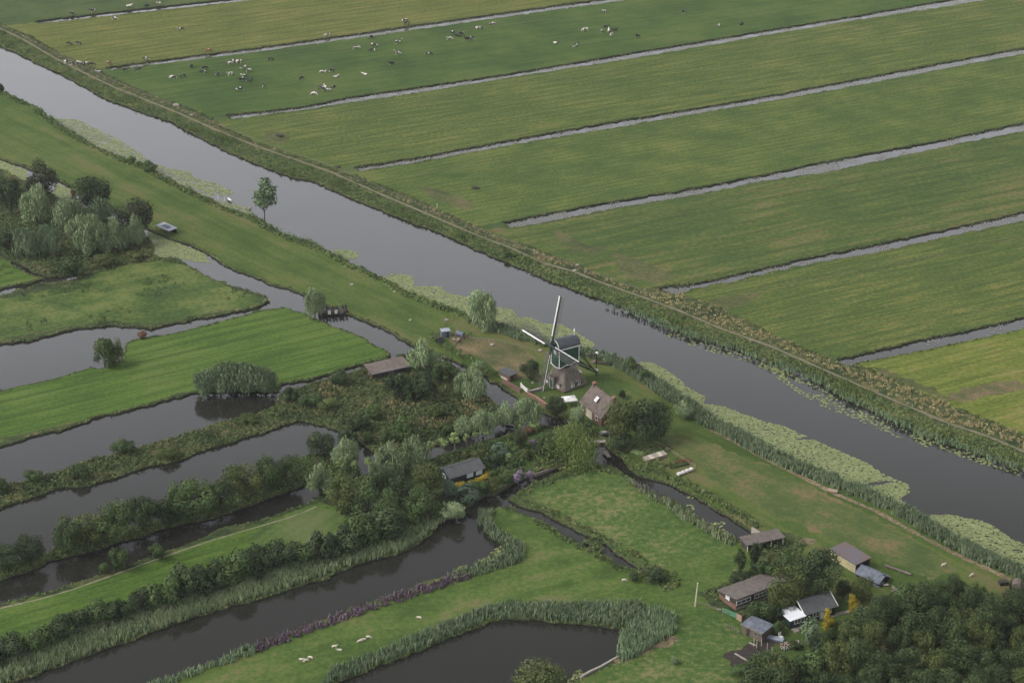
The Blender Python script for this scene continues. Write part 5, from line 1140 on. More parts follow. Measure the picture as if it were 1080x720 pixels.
# -- little shed in the mill yard
h = House('little_shed', (526.5,397), (537,402.5), 2.4, 'little shed with dark flat roof and cream base in the mill yard', 'shed')
h.mono_walls(1.5, 1.7, M['brownbrick']); h.mono_roof(1.5, 1.7, M['darkroof'], .25, .12); h.door('r', .4, .8, 1.3, 'darkwood')
mb = MB(); mb.box((0, -h.W / 2 - .06, .3), (h.L * .6, .1, .5)); mb.build('base_board', M['cream'], h.e)
# -- shelter by the duckweed
h = House('shelter', (165,243), (178.5,249), 2.8, 'small open shelter with pale sheet roof at the end of the duckweed ditch', 'shelter')
h.mono_roof(1.5, 1.7, M['metal'], .15, .1); 
mb = MB(); mb.box((0, .0, 1.73), (h.L * .5, h.W * .55, .03), rx=math.atan2(.2, h.W + .3)); mb.build('roof_patch', M['bluebox'], h.e)
for x in (-.95, .95):
    for y, z in ((-.92, 1.45), (.92, 1.6)): mb = MB(); mb.box((x * h.L / 2, y * h.W / 2, z / 2 - .1), (.14, .14, z)); mb.build('post', M['darkwood'], h.e)
mb = MB(); mb.box((0, h.W / 2 - .2, .7), (h.L - .2, .08, 1.3)); mb.build('back_wall', M['darkwood'], h.e)
# -- box trailer and barrel near the yard
h = House('site_hut', (466,356.5), (475,355.5), 1.9, 'blue grey box shaped hut in the corner of the brown yard', 'hut')
h.walls(1.7, M['bluebox']); h.mono_roof(1.7, 1.75, M['metal'], .06, .08); h.door('n', .7, .6, 1.4, 'milldark'); h.window('r', .5, .5, .8, 1.2)
p = P(485.5, 355); e = tag(empty('water_tank', p, R(-35)), 'dark blue grey barrel tank lying on its cradle beside the box hut', 'tank')
mb = MB(); mb.tube((-1.1, 0, .85), (1.1, 0, .85), .62, .62, 14); mb.build('barrel', M['bluebox'], e); mb = MB(); mb.box((-.7, 0, .15), (.2, 1.1, .3)); mb.box((.7, 0, .15), (.2, 1.1, .3)); mb.build('cradle', M['darkwood'], e)
p = P(464, 361); e = tag(empty('frame_tent', p, R(20)), 'dark A shaped frame shelter just below the box hut', 'frame')
mb = MB(); mb.slab([(-1, -.9, 0), (1, -.9, 0), (1, 0, 1.4), (-1, 0, 1.4)], .05); mb.slab([(1, .9, 0), (-1, .9, 0), (-1, 0, 1.403), (1, 0, 1.403)], .05); mb.build('cover', M['milldark'], e); mb = MB(); mb.tube((-1.1, 0, 1.42), (1.1, 0, 1.42), .06); mb.build('ridge_pole', M['greywood'], e)
heap('plank_pile', 482, 358.5, 4, 'pile of tan planks lying beside the dark barrel tank', 'plank pile', ['tan', 'greywood'], .9)

# ------------------------------------------------------------------ fences, walls, jetties
def fence(name, pts, label, cat='fence', hgt=1.0, gap=2.2, rails=2, m='greywood', board=None, pr_=.06, group=None):
    pl = [P(*p) for p in pts]; c = sum(pl, Vector()) / len(pl); e = tag(empty(name, c), label, cat, group); k = 0
    rl = MB()
    for a, b in zip(pl, pl[1:]):
        L = (b - a).length; n = max(1, round(L / gap)); 
        for i in range(n + 1):
            if i == n and b is not pl[-1]: continue
            q = a + (b - a) * i / n - c; mb = MB(); mb.tube((0, 0, -.1), (0, 0, hgt), pr_, n=5); o = mb.build('post', M[m], e); o.location = q
        for r_ in range(rails): z = hgt * (.9 - r_ * .4); rl.tube(a - c + Vector((0, 0, z)), b - c + Vector((0, 0, z)), pr_ * .55, n=4)
        if board: d = b - a; q = (a + b) / 2 - c; rl.box((q.x, q.y, hgt * .5), (L, .05, hgt * .86), math.atan2(d.y, d.x))
    rl.build('rail' if not board else 'panel', M[board or m], e); return e
fence('wooden_fence', [(338,529),(346,532),(356,536),(366,540),(376,546)], 'dark wooden fence at the end of the track under the leaning tree', m='darkwood', hgt=1.1, pr_=.09)
fence('wire_fence', [(735,637),(748,641),(762,647),(768,649)], 'low wire fence running from the pole to the green netting', hgt=.9)
fence('netting_fence', [(762,646),(776,651.5)], 'green netting fence panel left of the wooden screen', board='green_net', hgt=1.3)
fence('wooden_screen', [(776.5,653),(782,656),(786,653)], 'tan wooden screen between green netting and garden shed', board='tan', hgt=1.6)
fence('picket_fence', [(764,661),(772,664),(779,668)], 'weathered picket fence left of the small shed', hgt=.9, gap=.6)
fence('yard_fence', [(475,357),(500,358),(520,360),(545,365),(567,372)], 'thin post fence along the upper side of the brown yard', hgt=.8, gap=3)
fence('yard_rail', [(481,365),(490,358),(497,353)], 'brown rail fence at the left end of the brown yard', hgt=.8, m='darkwood', pr_=.1)
fence('meadow_fence', [(446,368),(452,361),(462,351),(470,341),(478,337)], 'thin fence across the dyke behind the box hut', hgt=.9, gap=3)
fence('garden_fence', [(686,464),(703,474),(720,485),(733,493),(731,498),(713,501)], 'tan fence round the upper side of the vegetable garden', hgt=.9, m='tan', gap=2)
fence('channel_fence', [(460,496),(480,490),(500,484)], 'low weathered fence on the garden path by the pollards', hgt=.8)
fence('path_fence', [(20,37),(57,56),(87,71),(120,87),(155,101),(190,115),(225,131),(270,149),(310,163),(345,175),(375,188),(402,200),(435,214),(470,229),(505,244),(540,257),(572,271),(607,283),(637,294),(690,312)], 'long thin post fence between the far footpath and the hayfields', hgt=.9, gap=5, pr_=.05)
def wall(pts, hgt, th, m, label, name='garden_wall', cat='wall', capm=None):
    pl = [P(*p) for p in pts]; c = sum(pl, Vector()) / len(pl); e = tag(empty(name, c), label, cat); mb = MB(); cp = MB()
    for i, (a, b) in enumerate(zip(pl, pl[1:])):
        d = b - a; q = (a + b) / 2 - c; mb.box((q.x, q.y, hgt / 2 - .3 + i * .002), (d.length, th, hgt + .6), math.atan2(d.y, d.x)); cp.box((q.x, q.y, hgt + .04 + i * .002), (d.length + .05, th + .1, .08), math.atan2(d.y, d.x))
    mb.build('masonry', M[m], e); cp.build('coping', M[capm or m], e)
wall([(530,404),(540,409),(549,414)], 1.0, .35, 'brownbrick', 'low brown brick quay wall left of the white gate', capm='brownbrick')
wall([(556,417),(566,422),(577,430)], .9, .4, 'brownbrick', 'low red brick wall right of the white gate by the water', capm='redtiles')
wall([(563,501),(575,497),(590,491),(605,487),(618,481)], .25, .2, 'greywood', 'timber edging along the garden lawn at the water', 'timber_edging', 'edging')
wall([(612,714),(622,708),(633,703),(647,695),(665,686),(678,679)], .12, .35, 'concrete', 'pale timber edging at the right shore of the dark pond', 'pond_edging', 'edging')
a, b = P(549.5, 409), P(556, 415); d = b - a; e = tag(empty('white_gate', (a + b) / 2, math.atan2(d.y, d.x)), 'white wooden gate between the two low brick walls', 'gate')
mb = MB(); mb.box((0, 0, .75), (d.length, .08, 1.0)); mb.build('gate_leaf', M['white'], e)
for x in (-1, 1): mb = MB(); mb.box((x * d.length / 2, 0, .7), (.2, .2, 1.5)); mb.build('post', M['white'], e)
# footbridge
a, b = P(622, 466.5), P(639, 465.5); d = b - a; e = tag(empty('footbridge', (a + b) / 2, math.atan2(d.y, d.x)), 'small grey footbridge between the garden and the brick house', 'bridge')
mb = MB(); mb.box((0, 0, .12), (d.length, 1.2, .14)); mb.build('deck', M['concrete'], e)
for sy in (-1, 1): mb = MB(); mb.tube((-d.length / 2, sy * .6, .95), (d.length / 2, sy * .6, .95), .04); [mb.tube((x * d.length / 2, sy * .6, .15), (x * d.length / 2, sy * .6, .95), .04) for x in (-.95, 0, .95)]; mb.build('handrail', M['greywood'], e)
# timber sluice
a, b = P(336, 331), P(367, 328); d = b - a; e = tag(empty('sluice', (a + b) / 2, math.atan2(d.y, d.x)), 'dark timber sluice with white rails across the ditch under the grey willow', 'sluice')
mb = MB(); mb.box((0, 0, .2), (d.length, 1.5, .16)); mb.box((0, -.75, -.1), (d.length, .12, .9)); mb.box((0, .75, -.1), (d.length, .12, .9)); mb.build('deck', M['darkwood'], e)
n = 9
for i in range(n):
    x = -d.length / 2 + d.length * (i + .5) / n
    for sy in (-1, 1): mb = MB(); mb.box((x, sy * .8, .75), (.2, .2, 2.0)); o = mb.build('post', M['milldark' if i % 3 else 'greywood'], e)
for sy in (-1, 1): mb = MB(); mb.box((0, sy * .92, 1.15), (d.length, .08, .16)); mb.box((0, sy * .92, .65), (d.length, .07, .14)); mb.build('rail', M['darkwood' if sy > 0 else 'greywood'], e)
for i, x in enumerate((-1.2, .6, 2.2)): mb = MB(); mb.box((x, -.98, .6), (.75, .06, 1.1)); mb.build('sluice_board', M['white' if i != 2 else 'greywood'], e)
# jetties in the river at the left, garden jetty
def jetty(x, y, L, rz, label, m='concrete', wdt=.9, z=.0):
    p = P(x, y); e = tag(empty('jetty', p, rz), label, 'jetty'); mb = MB(); mb.box((0, 0, z + .1), (L, wdt, .1)); mb.build('deck', M[m], e)
    for sx in (-.45, .45):
        for sy in (-.45, .45): mb = MB(); mb.tube((sx * L, sy * wdt, -.9), (sx * L, sy * wdt, z + .35), .07, n=6); mb.build('pile', M['greywood'], e)
jetty(242, 210.5, 2.6, R(-62), 'short pale landing stage slanting out of the lilies in the river', 'white', .6)
jetty(263, 219, 1.6, R(80), 'tiny pale landing stage at the river bank left of the slender tree', 'concrete', .6)
jetty(640, 479, 3.2, R(-70), 'narrow landing stage on the channel beside the vegetable garden', 'greywood')
jetty(563, 438, 3.5, R(-60), 'dark wooden landing stage by the willows below the red wall', 'greywood', .8)
jetty(538, 446, 4.2, R(-20), 'wooden landing stage across the pollard channel between the willows', 'darkwood', 1.1)
def post(x, y, hgt, r_, m, label, name='pole', lean=0, cap=None):
    p = P(x, y); e = tag(empty(name, p), label, name.replace('_', ' ')); mb = MB(); mb.tube((0, 0, -.1), (lean, 0, hgt), r_, r_ * .8); mb.build('shaft', M[m], e)
    mb = MB(); mb.tube((lean, 0, hgt), (lean, 0, hgt + .12), r_ * 1.2, r_ * .6); mb.build('cap', M[cap or m], e); return e
post(733, 639, 5.4, .15, 'cream', 'tall pale wooden pole standing alone by the wire fence', lean=.35)
post(421, 516, 3.2, .07, 'white', 'thin white pole standing among the trees of the wooded strip')
post(230, 210, 1.2, .09, 'white', 'pale mooring post in the lilies left of the landing stage', 'mooring_post')
post(237, 212, .9, .08, 'white', 'short pale mooring post just left of the landing stage', 'mooring_post')
post(461, 219, 1.3, .07, 'white', 'white marker post at the edge of the hayfield above the river', 'marker_post')
post(643, 466, 2.2, .18, 'palebark', 'pale dead tree stump beside the large olive tree', 'tree_stump')
post(649, 470, 1.4, .2, 'palebark', 'short pale stump just below the taller stump', 'tree_stump')
post(827, 686, 1.5, .07, 'cream', 'pale garden post beside the flower bed', 'garden_post')
for i, (x, y) in enumerate([(795,681),(798,683),(803,681),(809,686),(814,690),(818,694)]): post(x, y, 1.7, .06, 'cream', f"pale bean pole in the vegetable beds, {ORD[i]} {'' if i == 0 else 'from the left '}of the six", 'bean_pole')['group'] = 'bean poles in the vegetable beds'

# ------------------------------------------------------------------ garden things
def local(name, x, y, rz, label, cat, group=None): return tag(empty(name, P(x, y), rz), label, cat, group)
# cold frames
a, b = P(680, 486), P(702, 479); d = b - a; e = local('cold_frame', 691, 482, math.atan2(d.y, d.x), 'row of pale glazed cold frames in the vegetable garden', 'cold frame')
mb = MB(); mb.box((0, 0, .2), (d.length, 1.7, .4)); mb.build('box', M['tan'], e)
for i in range(5): mb = MB(); w_ = d.length / 5; mb.slab([(-d.length / 2 + i * w_ + .06, -.84, .43), (-d.length / 2 + (i + 1) * w_ - .06, -.84, .43), (-d.length / 2 + (i + 1) * w_ - .06, .84, .62), (-d.length / 2 + i * w_ + .06, .84, .62)], .06); mb.build('glazed_lid', M['cream' if i % 2 else 'concrete'], e)
a, b = P(714, 502), P(731, 495.5); d = b - a; e = local('beehive_bench', 722.5, 498.8, math.atan2(d.y, d.x), 'white row of hive boxes on a bench below the vegetable garden', 'hive boxes')
mb = MB(); mb.box((0, 0, .25), (d.length, .9, .1)); mb.box((-d.length / 2 + .3, 0, .1), (.1, .7, .3)); mb.box((d.length / 2 - .3, 0, .1), (.1, .7, .3)); mb.build('bench', M['greywood'], e)
for i in range(4): mb = MB(); mb.box((-d.length / 2 + (i + .5) * d.length / 4, 0, .5), (d.length / 4 - .4, .75, .4)); mb.build('hive_box', M['white'], e)
for (x, y, L, wd, rz, m, label) in [(690,474,7.5,3.6,27,'s_herb','green leafy bed at the top of the vegetable garden'),(706,488,5,1.8,27,'s_herb','dark green bed below the cold frames in the vegetable garden'),(721,487,3.2,1.4,27,'l_red','bed of orange red plants in the corner of the vegetable garden'),(672,478,3,1.4,-30,'l_poll','bright green lettuce bed at the left of the vegetable garden'),(716,491,4.5,1.2,27,'l_green','narrow green bed in front of the orange red plants')]:
    e = local('vegetable_bed', x, y, R(rz), label, 'vegetable bed'); A = np.c_[rng.uniform(-L / 2, L / 2, 160), rng.uniform(-wd / 2, wd / 2, 160), np.full(160, .1)]
    V, F, v = tufts(A, .22, .4, 12, leaf=.11); linkmesh('plants', np_mesh('plants', V, F, v, M[m]), e); mb = MB(); mb.box((0, 0, .05), (L + .3, wd + .3, .12)); mb.build('soil', M['soil'], e)
a, b = P(811, 666), P(826, 672)
for (pts, label) in [([(790,677.5),(797,680.5)], 'short pale kerb at the top of the dug beds'), ([(775,689),(789,697)], 'pale kerb dividing the two dug beds')]:
    q = [P(*p) for p in pts]; d = q[1] - q[0]; mb = MB(); mb.box((0, 0, .08), (d.length, .3, .2)); o = mb.build('bed_edging', M['concrete']); o.location = (q[0] + q[1]) / 2; o.rotation_euler.z = math.atan2(d.y, d.x); tag(o, label, 'edging')
e = local('cold_frame', 818, 674, R(-25), 'low blue grey cold frame on the lawn by the white chair', 'cold frame'); mb = MB(); mb.box((0, 0, .18), (3.4, 1.3, .34)); mb.build('box', M['bluebox'], e); mb = MB(); mb.slab([(-1.6, -.6, .38), (1.6, -.6, .38), (1.6, .6, .46), (-1.6, .6, .46)], .04); mb.build('lid', M['metal'], e)
e = local('garden_chair', 823.5, 673, R(40), 'white garden chair on the lawn before the white annex', 'chair')
mb = MB(); mb.box((0, 0, .45), (.75, .7, .08)); mb.build('seat', M['white'], e); mb = MB(); mb.box((0, .35, .9), (.75, .08, .9)); mb.build('backrest', M['white'], e)
for sx in (-.32, .32):
    for sy in (-.3, .3): mb = MB(); mb.box((sx, sy, .2), (.07, .07, .42)); mb.build('leg', M['white'], e)
def flowerbed(x, y, L, wd, rz, label, ms):
    e = local('flower_bed', x, y, R(rz), label, 'flower bed'); mb = MB(); mb.box((0, 0, .05), (L, wd, .12)); mb.build('soil', M['soil'], e)
    for k, m in enumerate(ms): A = np.c_[rng.uniform(-L / 2, L / 2, 120), rng.uniform(-wd / 2, wd / 2, 120), np.full(120, .1)]; V, F, v = tufts(A, .2, .35, 8, leaf=.1); linkmesh('flowers' if k else 'leaves', np_mesh('flowers', V, F, v, M[m]), e)
flowerbed(834, 681, 4.2, 2.2, 15, 'round flower bed with red and white flowers on the bungalow lawn', ['l_green', 'rust', 'white', 's_purple'])
flowerbed(573, 489, 4.0, 1.6, 25, 'pink flower bed on the garden lawn left of the weeping willow', ['l_green', 's_purple'])
flowerbed(585, 487, 3.0, 1.3, 25, 'reddish flower bed on the garden lawn below the weeping willow', ['l_green', 'l_red', 's_purple'])
# parasol / sail cloth, garden table, parked trailer
e = local('party_tent', 600.5, 428, R(15), 'white pointed garden tent between the windmill and the brick house', 'tent')
mb = MB(); c_ = (0, 0, 2.7); q = [(-1.7, -1.5, 2.0), (1.7, -1.5, 2.0), (1.7, 1.5, 2.0), (-1.7, 1.5, 2.0)]; mb.raw(q + [c_] + [(x, y, z - .12) for x, y, z in q], [(0, 1, 4), (1, 2, 4), (2, 3, 4), (3, 0, 4), (0, 5, 6, 1), (1, 6, 7, 2), (2, 7, 8, 3), (3, 8, 5, 0)]); mb.build('canopy', M['white'], e)
for x, y, _ in q: mb = MB(); mb.tube((x * .95, y * .95, 0), (x * .95, y * .95, 1.95), .05); mb.build('leg', M['metal'], e)
e = local('handcart', 638, 459, R(20), 'grey flat trailer with pale load parked beside the brick house', 'trailer')
mb = MB(); mb.box((0, 0, .75), (2.6, 1.4, .15)); mb.build('bed', M['bluebox'], e); mb = MB(); mb.box((-.3, .0, .95), (1.1, .9, .22)); mb.build('cover', M['concrete'], e); mb = MB(); mb.tube((1.3, 0, .7), (2.4, 0, .5), .06); mb.build('drawbar', M['metal'], e)
for sy in (-1, 1): mb = MB(); mb.tube((0, sy * .72, .35), (0, sy * .86, .35), .35, .35, 12); mb.build('wheel', M['dark'], e)
# logs, boulders and troughs
def log(x, y, L, rz, label, m='greywood', r_=.22):
    e = local('log', x, y, R(rz), label, 'log'); mb = MB(); mb.tube((-L / 2, 0, r_), (L / 2, .1, r_), r_, r_ * .85, 9); mb.build('stem', M[m], e); mb = MB(); mb.tube((L * .2, 0, r_), (L * .3, .5, r_ + .2), r_ * .4, r_ * .25, 6); mb.build('branch_stub', M[m], e)
log(947, 602, 6.0, -38, 'long brown log lying in the grass right of the corrugated shed', 'brownroof', .3)
log(878, 519.5, 2.2, -25, 'short thick pale log lying at the edge of the river reed', 'tan', .5)
log(733, 429, 2.2, 10, 'dark tree trunk piece at the river edge below the grey bush', 'darkwood', .35)
log(641, 385, 5.5, -18, 'old boat shaped log lying on the grass behind the mill tail', 'darkwood', .3)
log(571, 494, 2.4, 40, 'tan branch lying on the garden lawn', 'tan', .2)
log(680, 438.5, 4, -25, 'dark pole lying behind the large dark tree', 'darkwood', .2)
heap('compost_heap', 628, 381.5, 5, 'low heap of reddish boards behind the mill tail post', 'board heap', ['brownbrick', 'greywood', 'rust'], .8)
heap('rubble_heap', 758, 643, 4, 'pale stones and boards in front of the barn brick end', 'rubble', ['concrete', 'greywood'], .5)
heap('pallet_stack', 943, 622, 4, 'grey boards near the wood at the right of the corrugated shed', 'board heap', ['concrete', 'greywood'], .8)
e = local('bale_feeder', 1072, 621, R(-20), 'dark round bale feeder with brown hay at the right edge below the dyke', 'feeder')
mb = MB(); mb.tube((0, -1.2, 1.0), (0, 1.2, 1.0), 1.0, 1.0, 14); mb.build('bale', M['brownroof'], e); mb = MB()
for sx in (-1.3, 1.3): mb.box((sx, 0, .9), (.12, 2.8, 1.6))
mb.build('frame', M['darkwood'], e)
e = local('bale_feeder', 1058, 616, R(10), 'smaller dark feeder just left of the round bale feeder', 'feeder'); mb = MB(); mb.box((0, 0, .5), (1.8, 1.2, .7)); mb.build('trough', M['darkwood'], e)
for sx in (-.7, .7): mb = MB(); mb.box((sx, 0, .1), (.12, 1.1, .3)); mb.build('leg', M['greywood'], e)
def stone(x, y, r_, label, m='concrete', name='stone'):
    bm = bmesh.new(); bmesh.ops.create_icosphere(bm, subdivisions=2, radius=r_)
    for v in bm.verts: v.co = Vector((v.co.x * 1.25, v.co.y, v.co.z * (.22 if name == 'manure_heap' else .65))) * (1 + .12 * math.sin(v.co.x * 9 + x) * math.cos(v.co.y * 7 + y))
    me = bpy.data.meshes.new(name); bm.to_mesh(me); bm.free(); me.materials.append(M[m]); o = link(bpy.data.objects.new(name, me)); q = P(x, y); o.location = (q.x, q.y, r_ * .4); tag(o, label, name.replace('_', ' '))
for a in [(371,300.5,.45,'pale stone with dark shadow in the grass of the near dyke'),(416,308,.35,'small tan stone in the dyke grass left of the river willow'),(471,338,.45,'white stone on the dyke above the box hut'),(519,364,.5,'pale feed bucket sized stone in the brown yard'),(570,370,.5,'pale stone between the brown yard and the sail'),(562,404,.3,'small white stone on the lawn below the dark bush'),(609,280,.5,'whitish stone by the far footpath, right one of the pair'),(606,286,.5,'whitish stone by the far footpath, left one of the pair'),(742,518,.35,'small white stone on the dyke below the hive boxes'),(574,420,.3,'tiny white stone on the grass before the mill'),(19,577,.4,'white stone at the gap of the shrub island'),(433,338,.4,'tan stone at the ditch shore below the dyke')]: stone(*a)
stone(75, 69, .5, 'white block on the far dyke beside the left cows'); stone(186, 112, .9, 'long white block in the fence line of the cow pasture'); stone(202, 122, .5, 'small white block in the fence line right of the long one')
for a in [(295,144,1.1,'dark manure heap in the hayfield corner near the cow pasture'),(501,199,1.0,'dark manure heap in the middle hayfield'),(356,177,.8,'dark heap at the left end of the third ditch')]: stone(*a, 'soil', 'manure_heap')

# ------------------------------------------------------------------ animals
def skinned(name, verts, edges, radii, m, levels=1, root=0):
    me = bpy.data.meshes.new(name); me.from_pydata([Vector(v) for v in verts], edges, []); me.update()
    o = link(bpy.data.objects.new(name, me)); md = o.modifiers.new('s', 'SKIN')
    for i, r_ in enumerate(radii): me.skin_vertices[0].data[i].radius = (r_, r_) if not isinstance(r_, tuple) else r_
    me.skin_vertices[0].data[root].use_root = True
    o.modifiers.new('d', 'SUBSURF').levels = levels
    dg = bpy.context.evaluated_depsgraph_get(); out = bpy.data.meshes.new_from_object(o.evaluated_get(dg)); out.name = name
    bpy.data.objects.remove(o); out.materials.clear(); out.materials.append(m)
    for p_ in out.polygons: p_.use_smooth = True
    return out
def quadruped(pose, k=1.0, wool=False):
    """x forward; trunk, neck and head, four jointed legs, tail; metres for a cow of 1.4 m at the withers"""
    if pose == 'lying': dz = -.62
    else: dz = 0
    V = [(-.75, 0, 1.05 + dz), (-.35, 0, .98 + dz), (.15, 0, .97 + dz), (.6, 0, 1.08 + dz)]; Rr = [.27, .36, .36, .28] if not wool else [.34, .42, .42, .34]
    E = [(0, 1), (1, 2), (2, 3)]
    if pose == 'graze': V += [(.95, 0, .85), (1.2, 0, .45), (1.38, 0, .18)]
    elif pose == 'lying': V += [(.9, 0, 1.2 + dz), (1.1, .05, 1.4 + dz), (1.4, .1, 1.3 + dz)]
    else: V += [(.95, 0, 1.3), (1.15, 0, 1.5), (1.48, .05, 1.36)]
    Rr += [.18, .15, .09]; E += [(3, 4), (4, 5), (5, 6)]
    n = len(V)
    for sy in (-1, 1):
        if pose == 'lying':
            V += [(.55, sy * .25, .4), (.95, sy * .28, .12)]; Rr += [.12, .07]; E += [(3, n), (n, n + 1)]; n += 2
            V += [(-.65, sy * .32, .35), (-.25, sy * .42, .12)]; Rr += [.16, .08]; E += [(0, n), (n, n + 1)]; n += 2
        else:
            st = .10 * sy
            V += [(.58, sy * .2, .75), (.60 + st, sy * .2, .40), (.56 + st, sy * .2, .04)]; Rr += [.12, .075, .065]; E += [(3, n), (n, n + 1), (n + 1, n + 2)]; n += 3
            V += [(-.68, sy * .22, .80), (-.88 - st, sy * .22, .42), (-.80 - st, sy * .22, .04)]; Rr += [.15, .08, .065]; E += [(0, n), (n, n + 1), (n + 1, n + 2)]; n += 3
    V += [(-1.02, 0, 1.1 + dz), (-1.1, 0, .65 + dz * .7)]; Rr += [.06, .04]; E += [(0, n), (n, n + 1)]
    return [tuple(c * k for c in v) for v in V], E, [r_ * k for r_ in Rr]
def hide(name, a, b, thr, scale=1.3):
    m = mat(name, a, .7, .2); t = m.node_tree; L = t.links.new; bs = t.nodes['Principled BSDF']
    tc = t.nodes.new('ShaderNodeTexCoord'); oi = t.nodes.new('ShaderNodeObjectInfo'); ad = t.nodes.new('ShaderNodeVectorMath'); ad.operation = 'MULTIPLY_ADD'
    cb = t.nodes.new('ShaderNodeCombineXYZ'); 
    for i in range(3): L(oi.outputs['Random'], cb.inputs[i])
    ad.inputs[1].default_value = (37, 23, 51); L(cb.outputs[0], ad.inputs[0]); L(tc.outputs['Object'], ad.inputs[2])
    n = t.nodes.new('ShaderNodeTexNoise'); n.inputs['Scale'].default_value = scale; n.inputs['Detail'].default_value = 1; L(ad.outputs[0], n.inputs[0])
    r = t.nodes.new('ShaderNodeValToRGB'); r.color_ramp.interpolation = 'CONSTANT'; r.color_ramp.elements[0].color = (*a, 1); r.color_ramp.elements[1].position = thr; r.color_ramp.elements[1].color = (*b, 1)
    L(n.outputs[0], r.inputs[0]); L(r.outputs[0], bs.inputs['Base Color']); return m
HB_ = hide('black_hide', (.022, .020, .022), (.60, .56, .52), .64); HX = hide('pied_hide', (.022, .020, .022), (.52, .48, .45), .52); HW = hide('white_hide', (.56, .51, .46), (.03, .026, .026), .53); HR = hide('red_hide', (.20, .09, .05), (.60, .52, .45), .60)
COWM = {}
for pose in ('graze', 'stand', 'lying'):
    v_, e_, r_ = quadruped(pose)
    base = skinned('cow', v_, e_, r_, HB_)
    for c_, m_ in (('b', HB_), ('x', HX), ('w', HW), ('r', HR)):
        q = base.copy(); q.materials.clear(); q.materials.append(m_); COWM[pose, c_] = q
CN = {'b': 'mostly black', 'x': 'black and white', 'w': 'mostly white', 'r': 'red brown'}; PN = {'graze': 'grazing', 'stand': 'standing', 'lying': 'lying'}
herds = [
 ('by the farthest ditch', [(76,17.5,'b'),(98,16,'x'),(136,11.5,'w'),(155,9.5,'b'),(167,8,'w')]),
 ('in the far hayfield', [(121,20,'x'),(191,32,'w'),(73,46.5,'b'),(82.5,46,'b')]),
 ('in the river dyke corner', [(71,66,'w'),(83,67,'x'),(91,68,'x'),(97,68.5,'b'),(104.5,75,'x'),(115,71.5,'r')]),
 ('in the pasture left part', [(132,74.5,'b'),(147,74,'b'),(154,67.5,'x'),(182,82.5,'x'),(193,81,'b'),(202,70.5,'b'),(214,76.5,'x'),(216,72.5,'b'),(220,59,'r')]),
 ('in the big left pasture group', [(230,79,'x'),(242.5,79,'w'),(243,67,'w'),(248,66,'x'),(252,66,'w'),(257,71.5,'w'),(263,75,'w'),(255,85,'b'),(258.5,81.5,'x'),(263,86,'b'),(253,95,'x'),(277,90.5,'x'),(285,63.5,'b')]),
 ('in the lower pasture group', [(332,99.5,'x'),(339,94,'b'),(343,92.5,'x'),(346,96,'x'),(351.5,91,'x'),(318,83,'b'),(341,76,'x'),(350,75.5,'b'),(354,81,'w')]),
 ('in the pasture middle', [(345,42,'w'),(376,51,'w'),(391,40,'b'),(395,49,'b'),(393,53.5,'b'),(385,78,'w'),(413,68,'b'),(420,56.5,'x'),(420,45,'x'),(427.5,22,'b'),(429,30,'b'),(452.5,57,'b')]),
 ('in the upper pasture group', [(474,41,'w'),(478,35,'b'),(483,37.5,'b'),(487,36.5,'b'),(493,42,'b'),(497,41,'w'),(505,30.5,'w'),(519.5,26,'x')]),
 ('in the pasture right part', [(586,45,'w'),(607,49,'x'),(617,32,'w'),(637,12.5,'x'),(635,33,'x'),(639,27.5,'b'),(642,33.5,'w'),(647.5,31,'b'),(645,37,'x'),(672.5,39,'b'),(721,12.5,'b'),(758,26.5,'w'),(782,25,'b')]),
]
rc_ = random.Random(11)
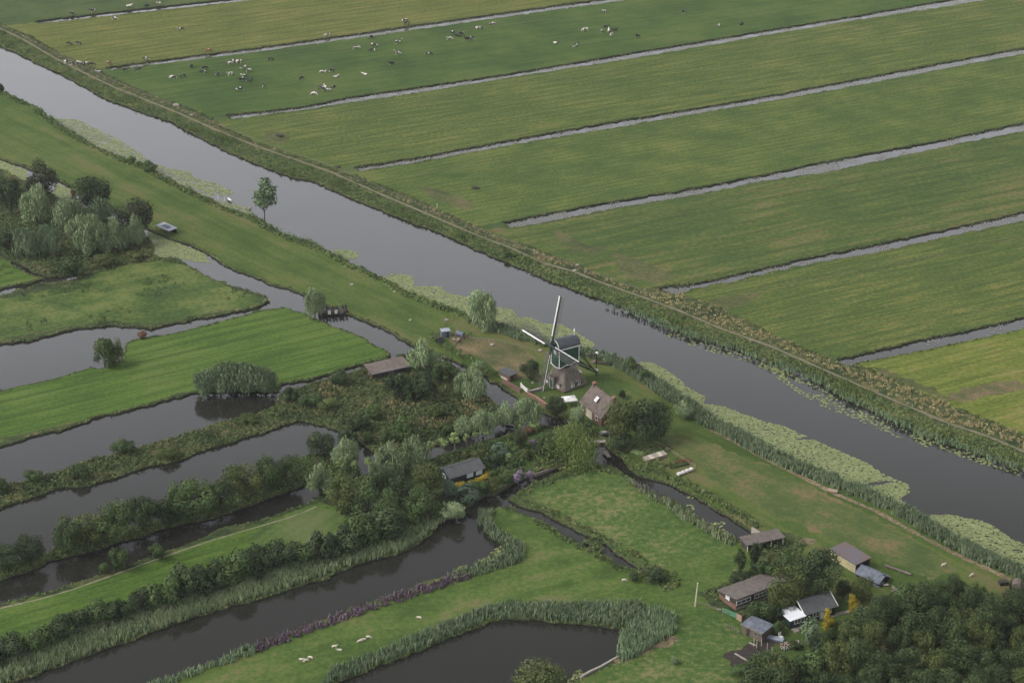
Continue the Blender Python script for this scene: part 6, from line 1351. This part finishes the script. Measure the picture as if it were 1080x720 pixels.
for where, lst in herds:
    for i, (x, y, c_) in enumerate(sorted(lst)):
        
        while not on_land(np.array([P(x, y + 1.2).x]), np.array([P(x, y + 1.2).y]))[0] or not on_land(np.array([P(x, y + 2.4).x]), np.array([P(x, y + 2.4).y]))[0]: y -= .8
        pose = rc_.choices(['graze', 'stand', 'lying'], [.6, .25, .15])[0]
        o = link(bpy.data.objects.new('cow', COWM[pose, c_])); q = P(x, y + 1.2); o.location = (q.x, q.y, 0)
        o.rotation_euler.z = rc_.choice([R(20), R(200)]) + rc_.gauss(0, .6); k = rc_.uniform(1.0, 1.2); o.scale = (k, k, k)
        tag(o, f"{CN[c_]} cow {PN[pose]} {where}, {ORD[i]}{'' if i == 0 else ' from the left'}", 'cow', 'cows of the grazing herd')
SHM = {p_: skinned('sheep', *quadruped(p_, .62, True), M['wool']) for p_ in ('graze', 'stand', 'lying')}
for (x, y, pose, label) in [(318,695.5,'lying','cream sheep at the left of the lowest group of three'),(323,697.5,'graze','cream sheep in front of the lowest group of three'),(327.5,694.5,'graze','cream sheep at the right of the lowest group of three'),
   (353,683,'stand','larger cream sheep of the pair right of the lowest group'),(358,685.5,'lying','smaller cream sheep of the pair right of the lowest group'),(380,677,'graze','sheep at the left of the three by the pond reed'),(383.5,674.5,'lying','middle sheep of the three by the pond reed'),(389,673,'graze','whitest sheep at the right of the three by the pond reed'),
   (442,652.5,'graze','single white sheep between flower row and pond reed'),(658.5,613,'graze','single white sheep in the meadow below the tufty field'),(995,597,'stand','white sheep on the dyke above the wood, left one'),(1025,607.5,'graze','white sheep on the dyke above the wood, right one')]:
    o = link(bpy.data.objects.new('sheep', SHM[pose])); q = P(x, y); o.location = (q.x, q.y, 0); o.rotation_euler.z = rc_.uniform(-.6, .6) + (math.pi if rc_.random() < .5 else 0); o.scale = (.86,) * 3
    tag(o, label, 'sheep', 'sheep in the lower meadows')
SW = skinned('swan', [(-.5, 0, .12), (0, 0, .16), (.35, 0, .2), (.5, 0, .45), (.42, 0, .8), (.6, 0, .86)], [(0, 1), (1, 2), (2, 3), (3, 4), (4, 5)], [.1, .26, .18, .07, .06, .04], M['white'])
for (x, y, label) in [(522, 567.5, 'white swan on the water at the tip of the sheep meadow'), (467, 577, 'white water bird floating beside the reed in the wide lower water')][:1]:
    o = link(bpy.data.objects.new('swan', SW)); q = P(x, y, WZ); o.location = q; o.rotation_euler.z = 1.2; tag(o, label, 'swan')
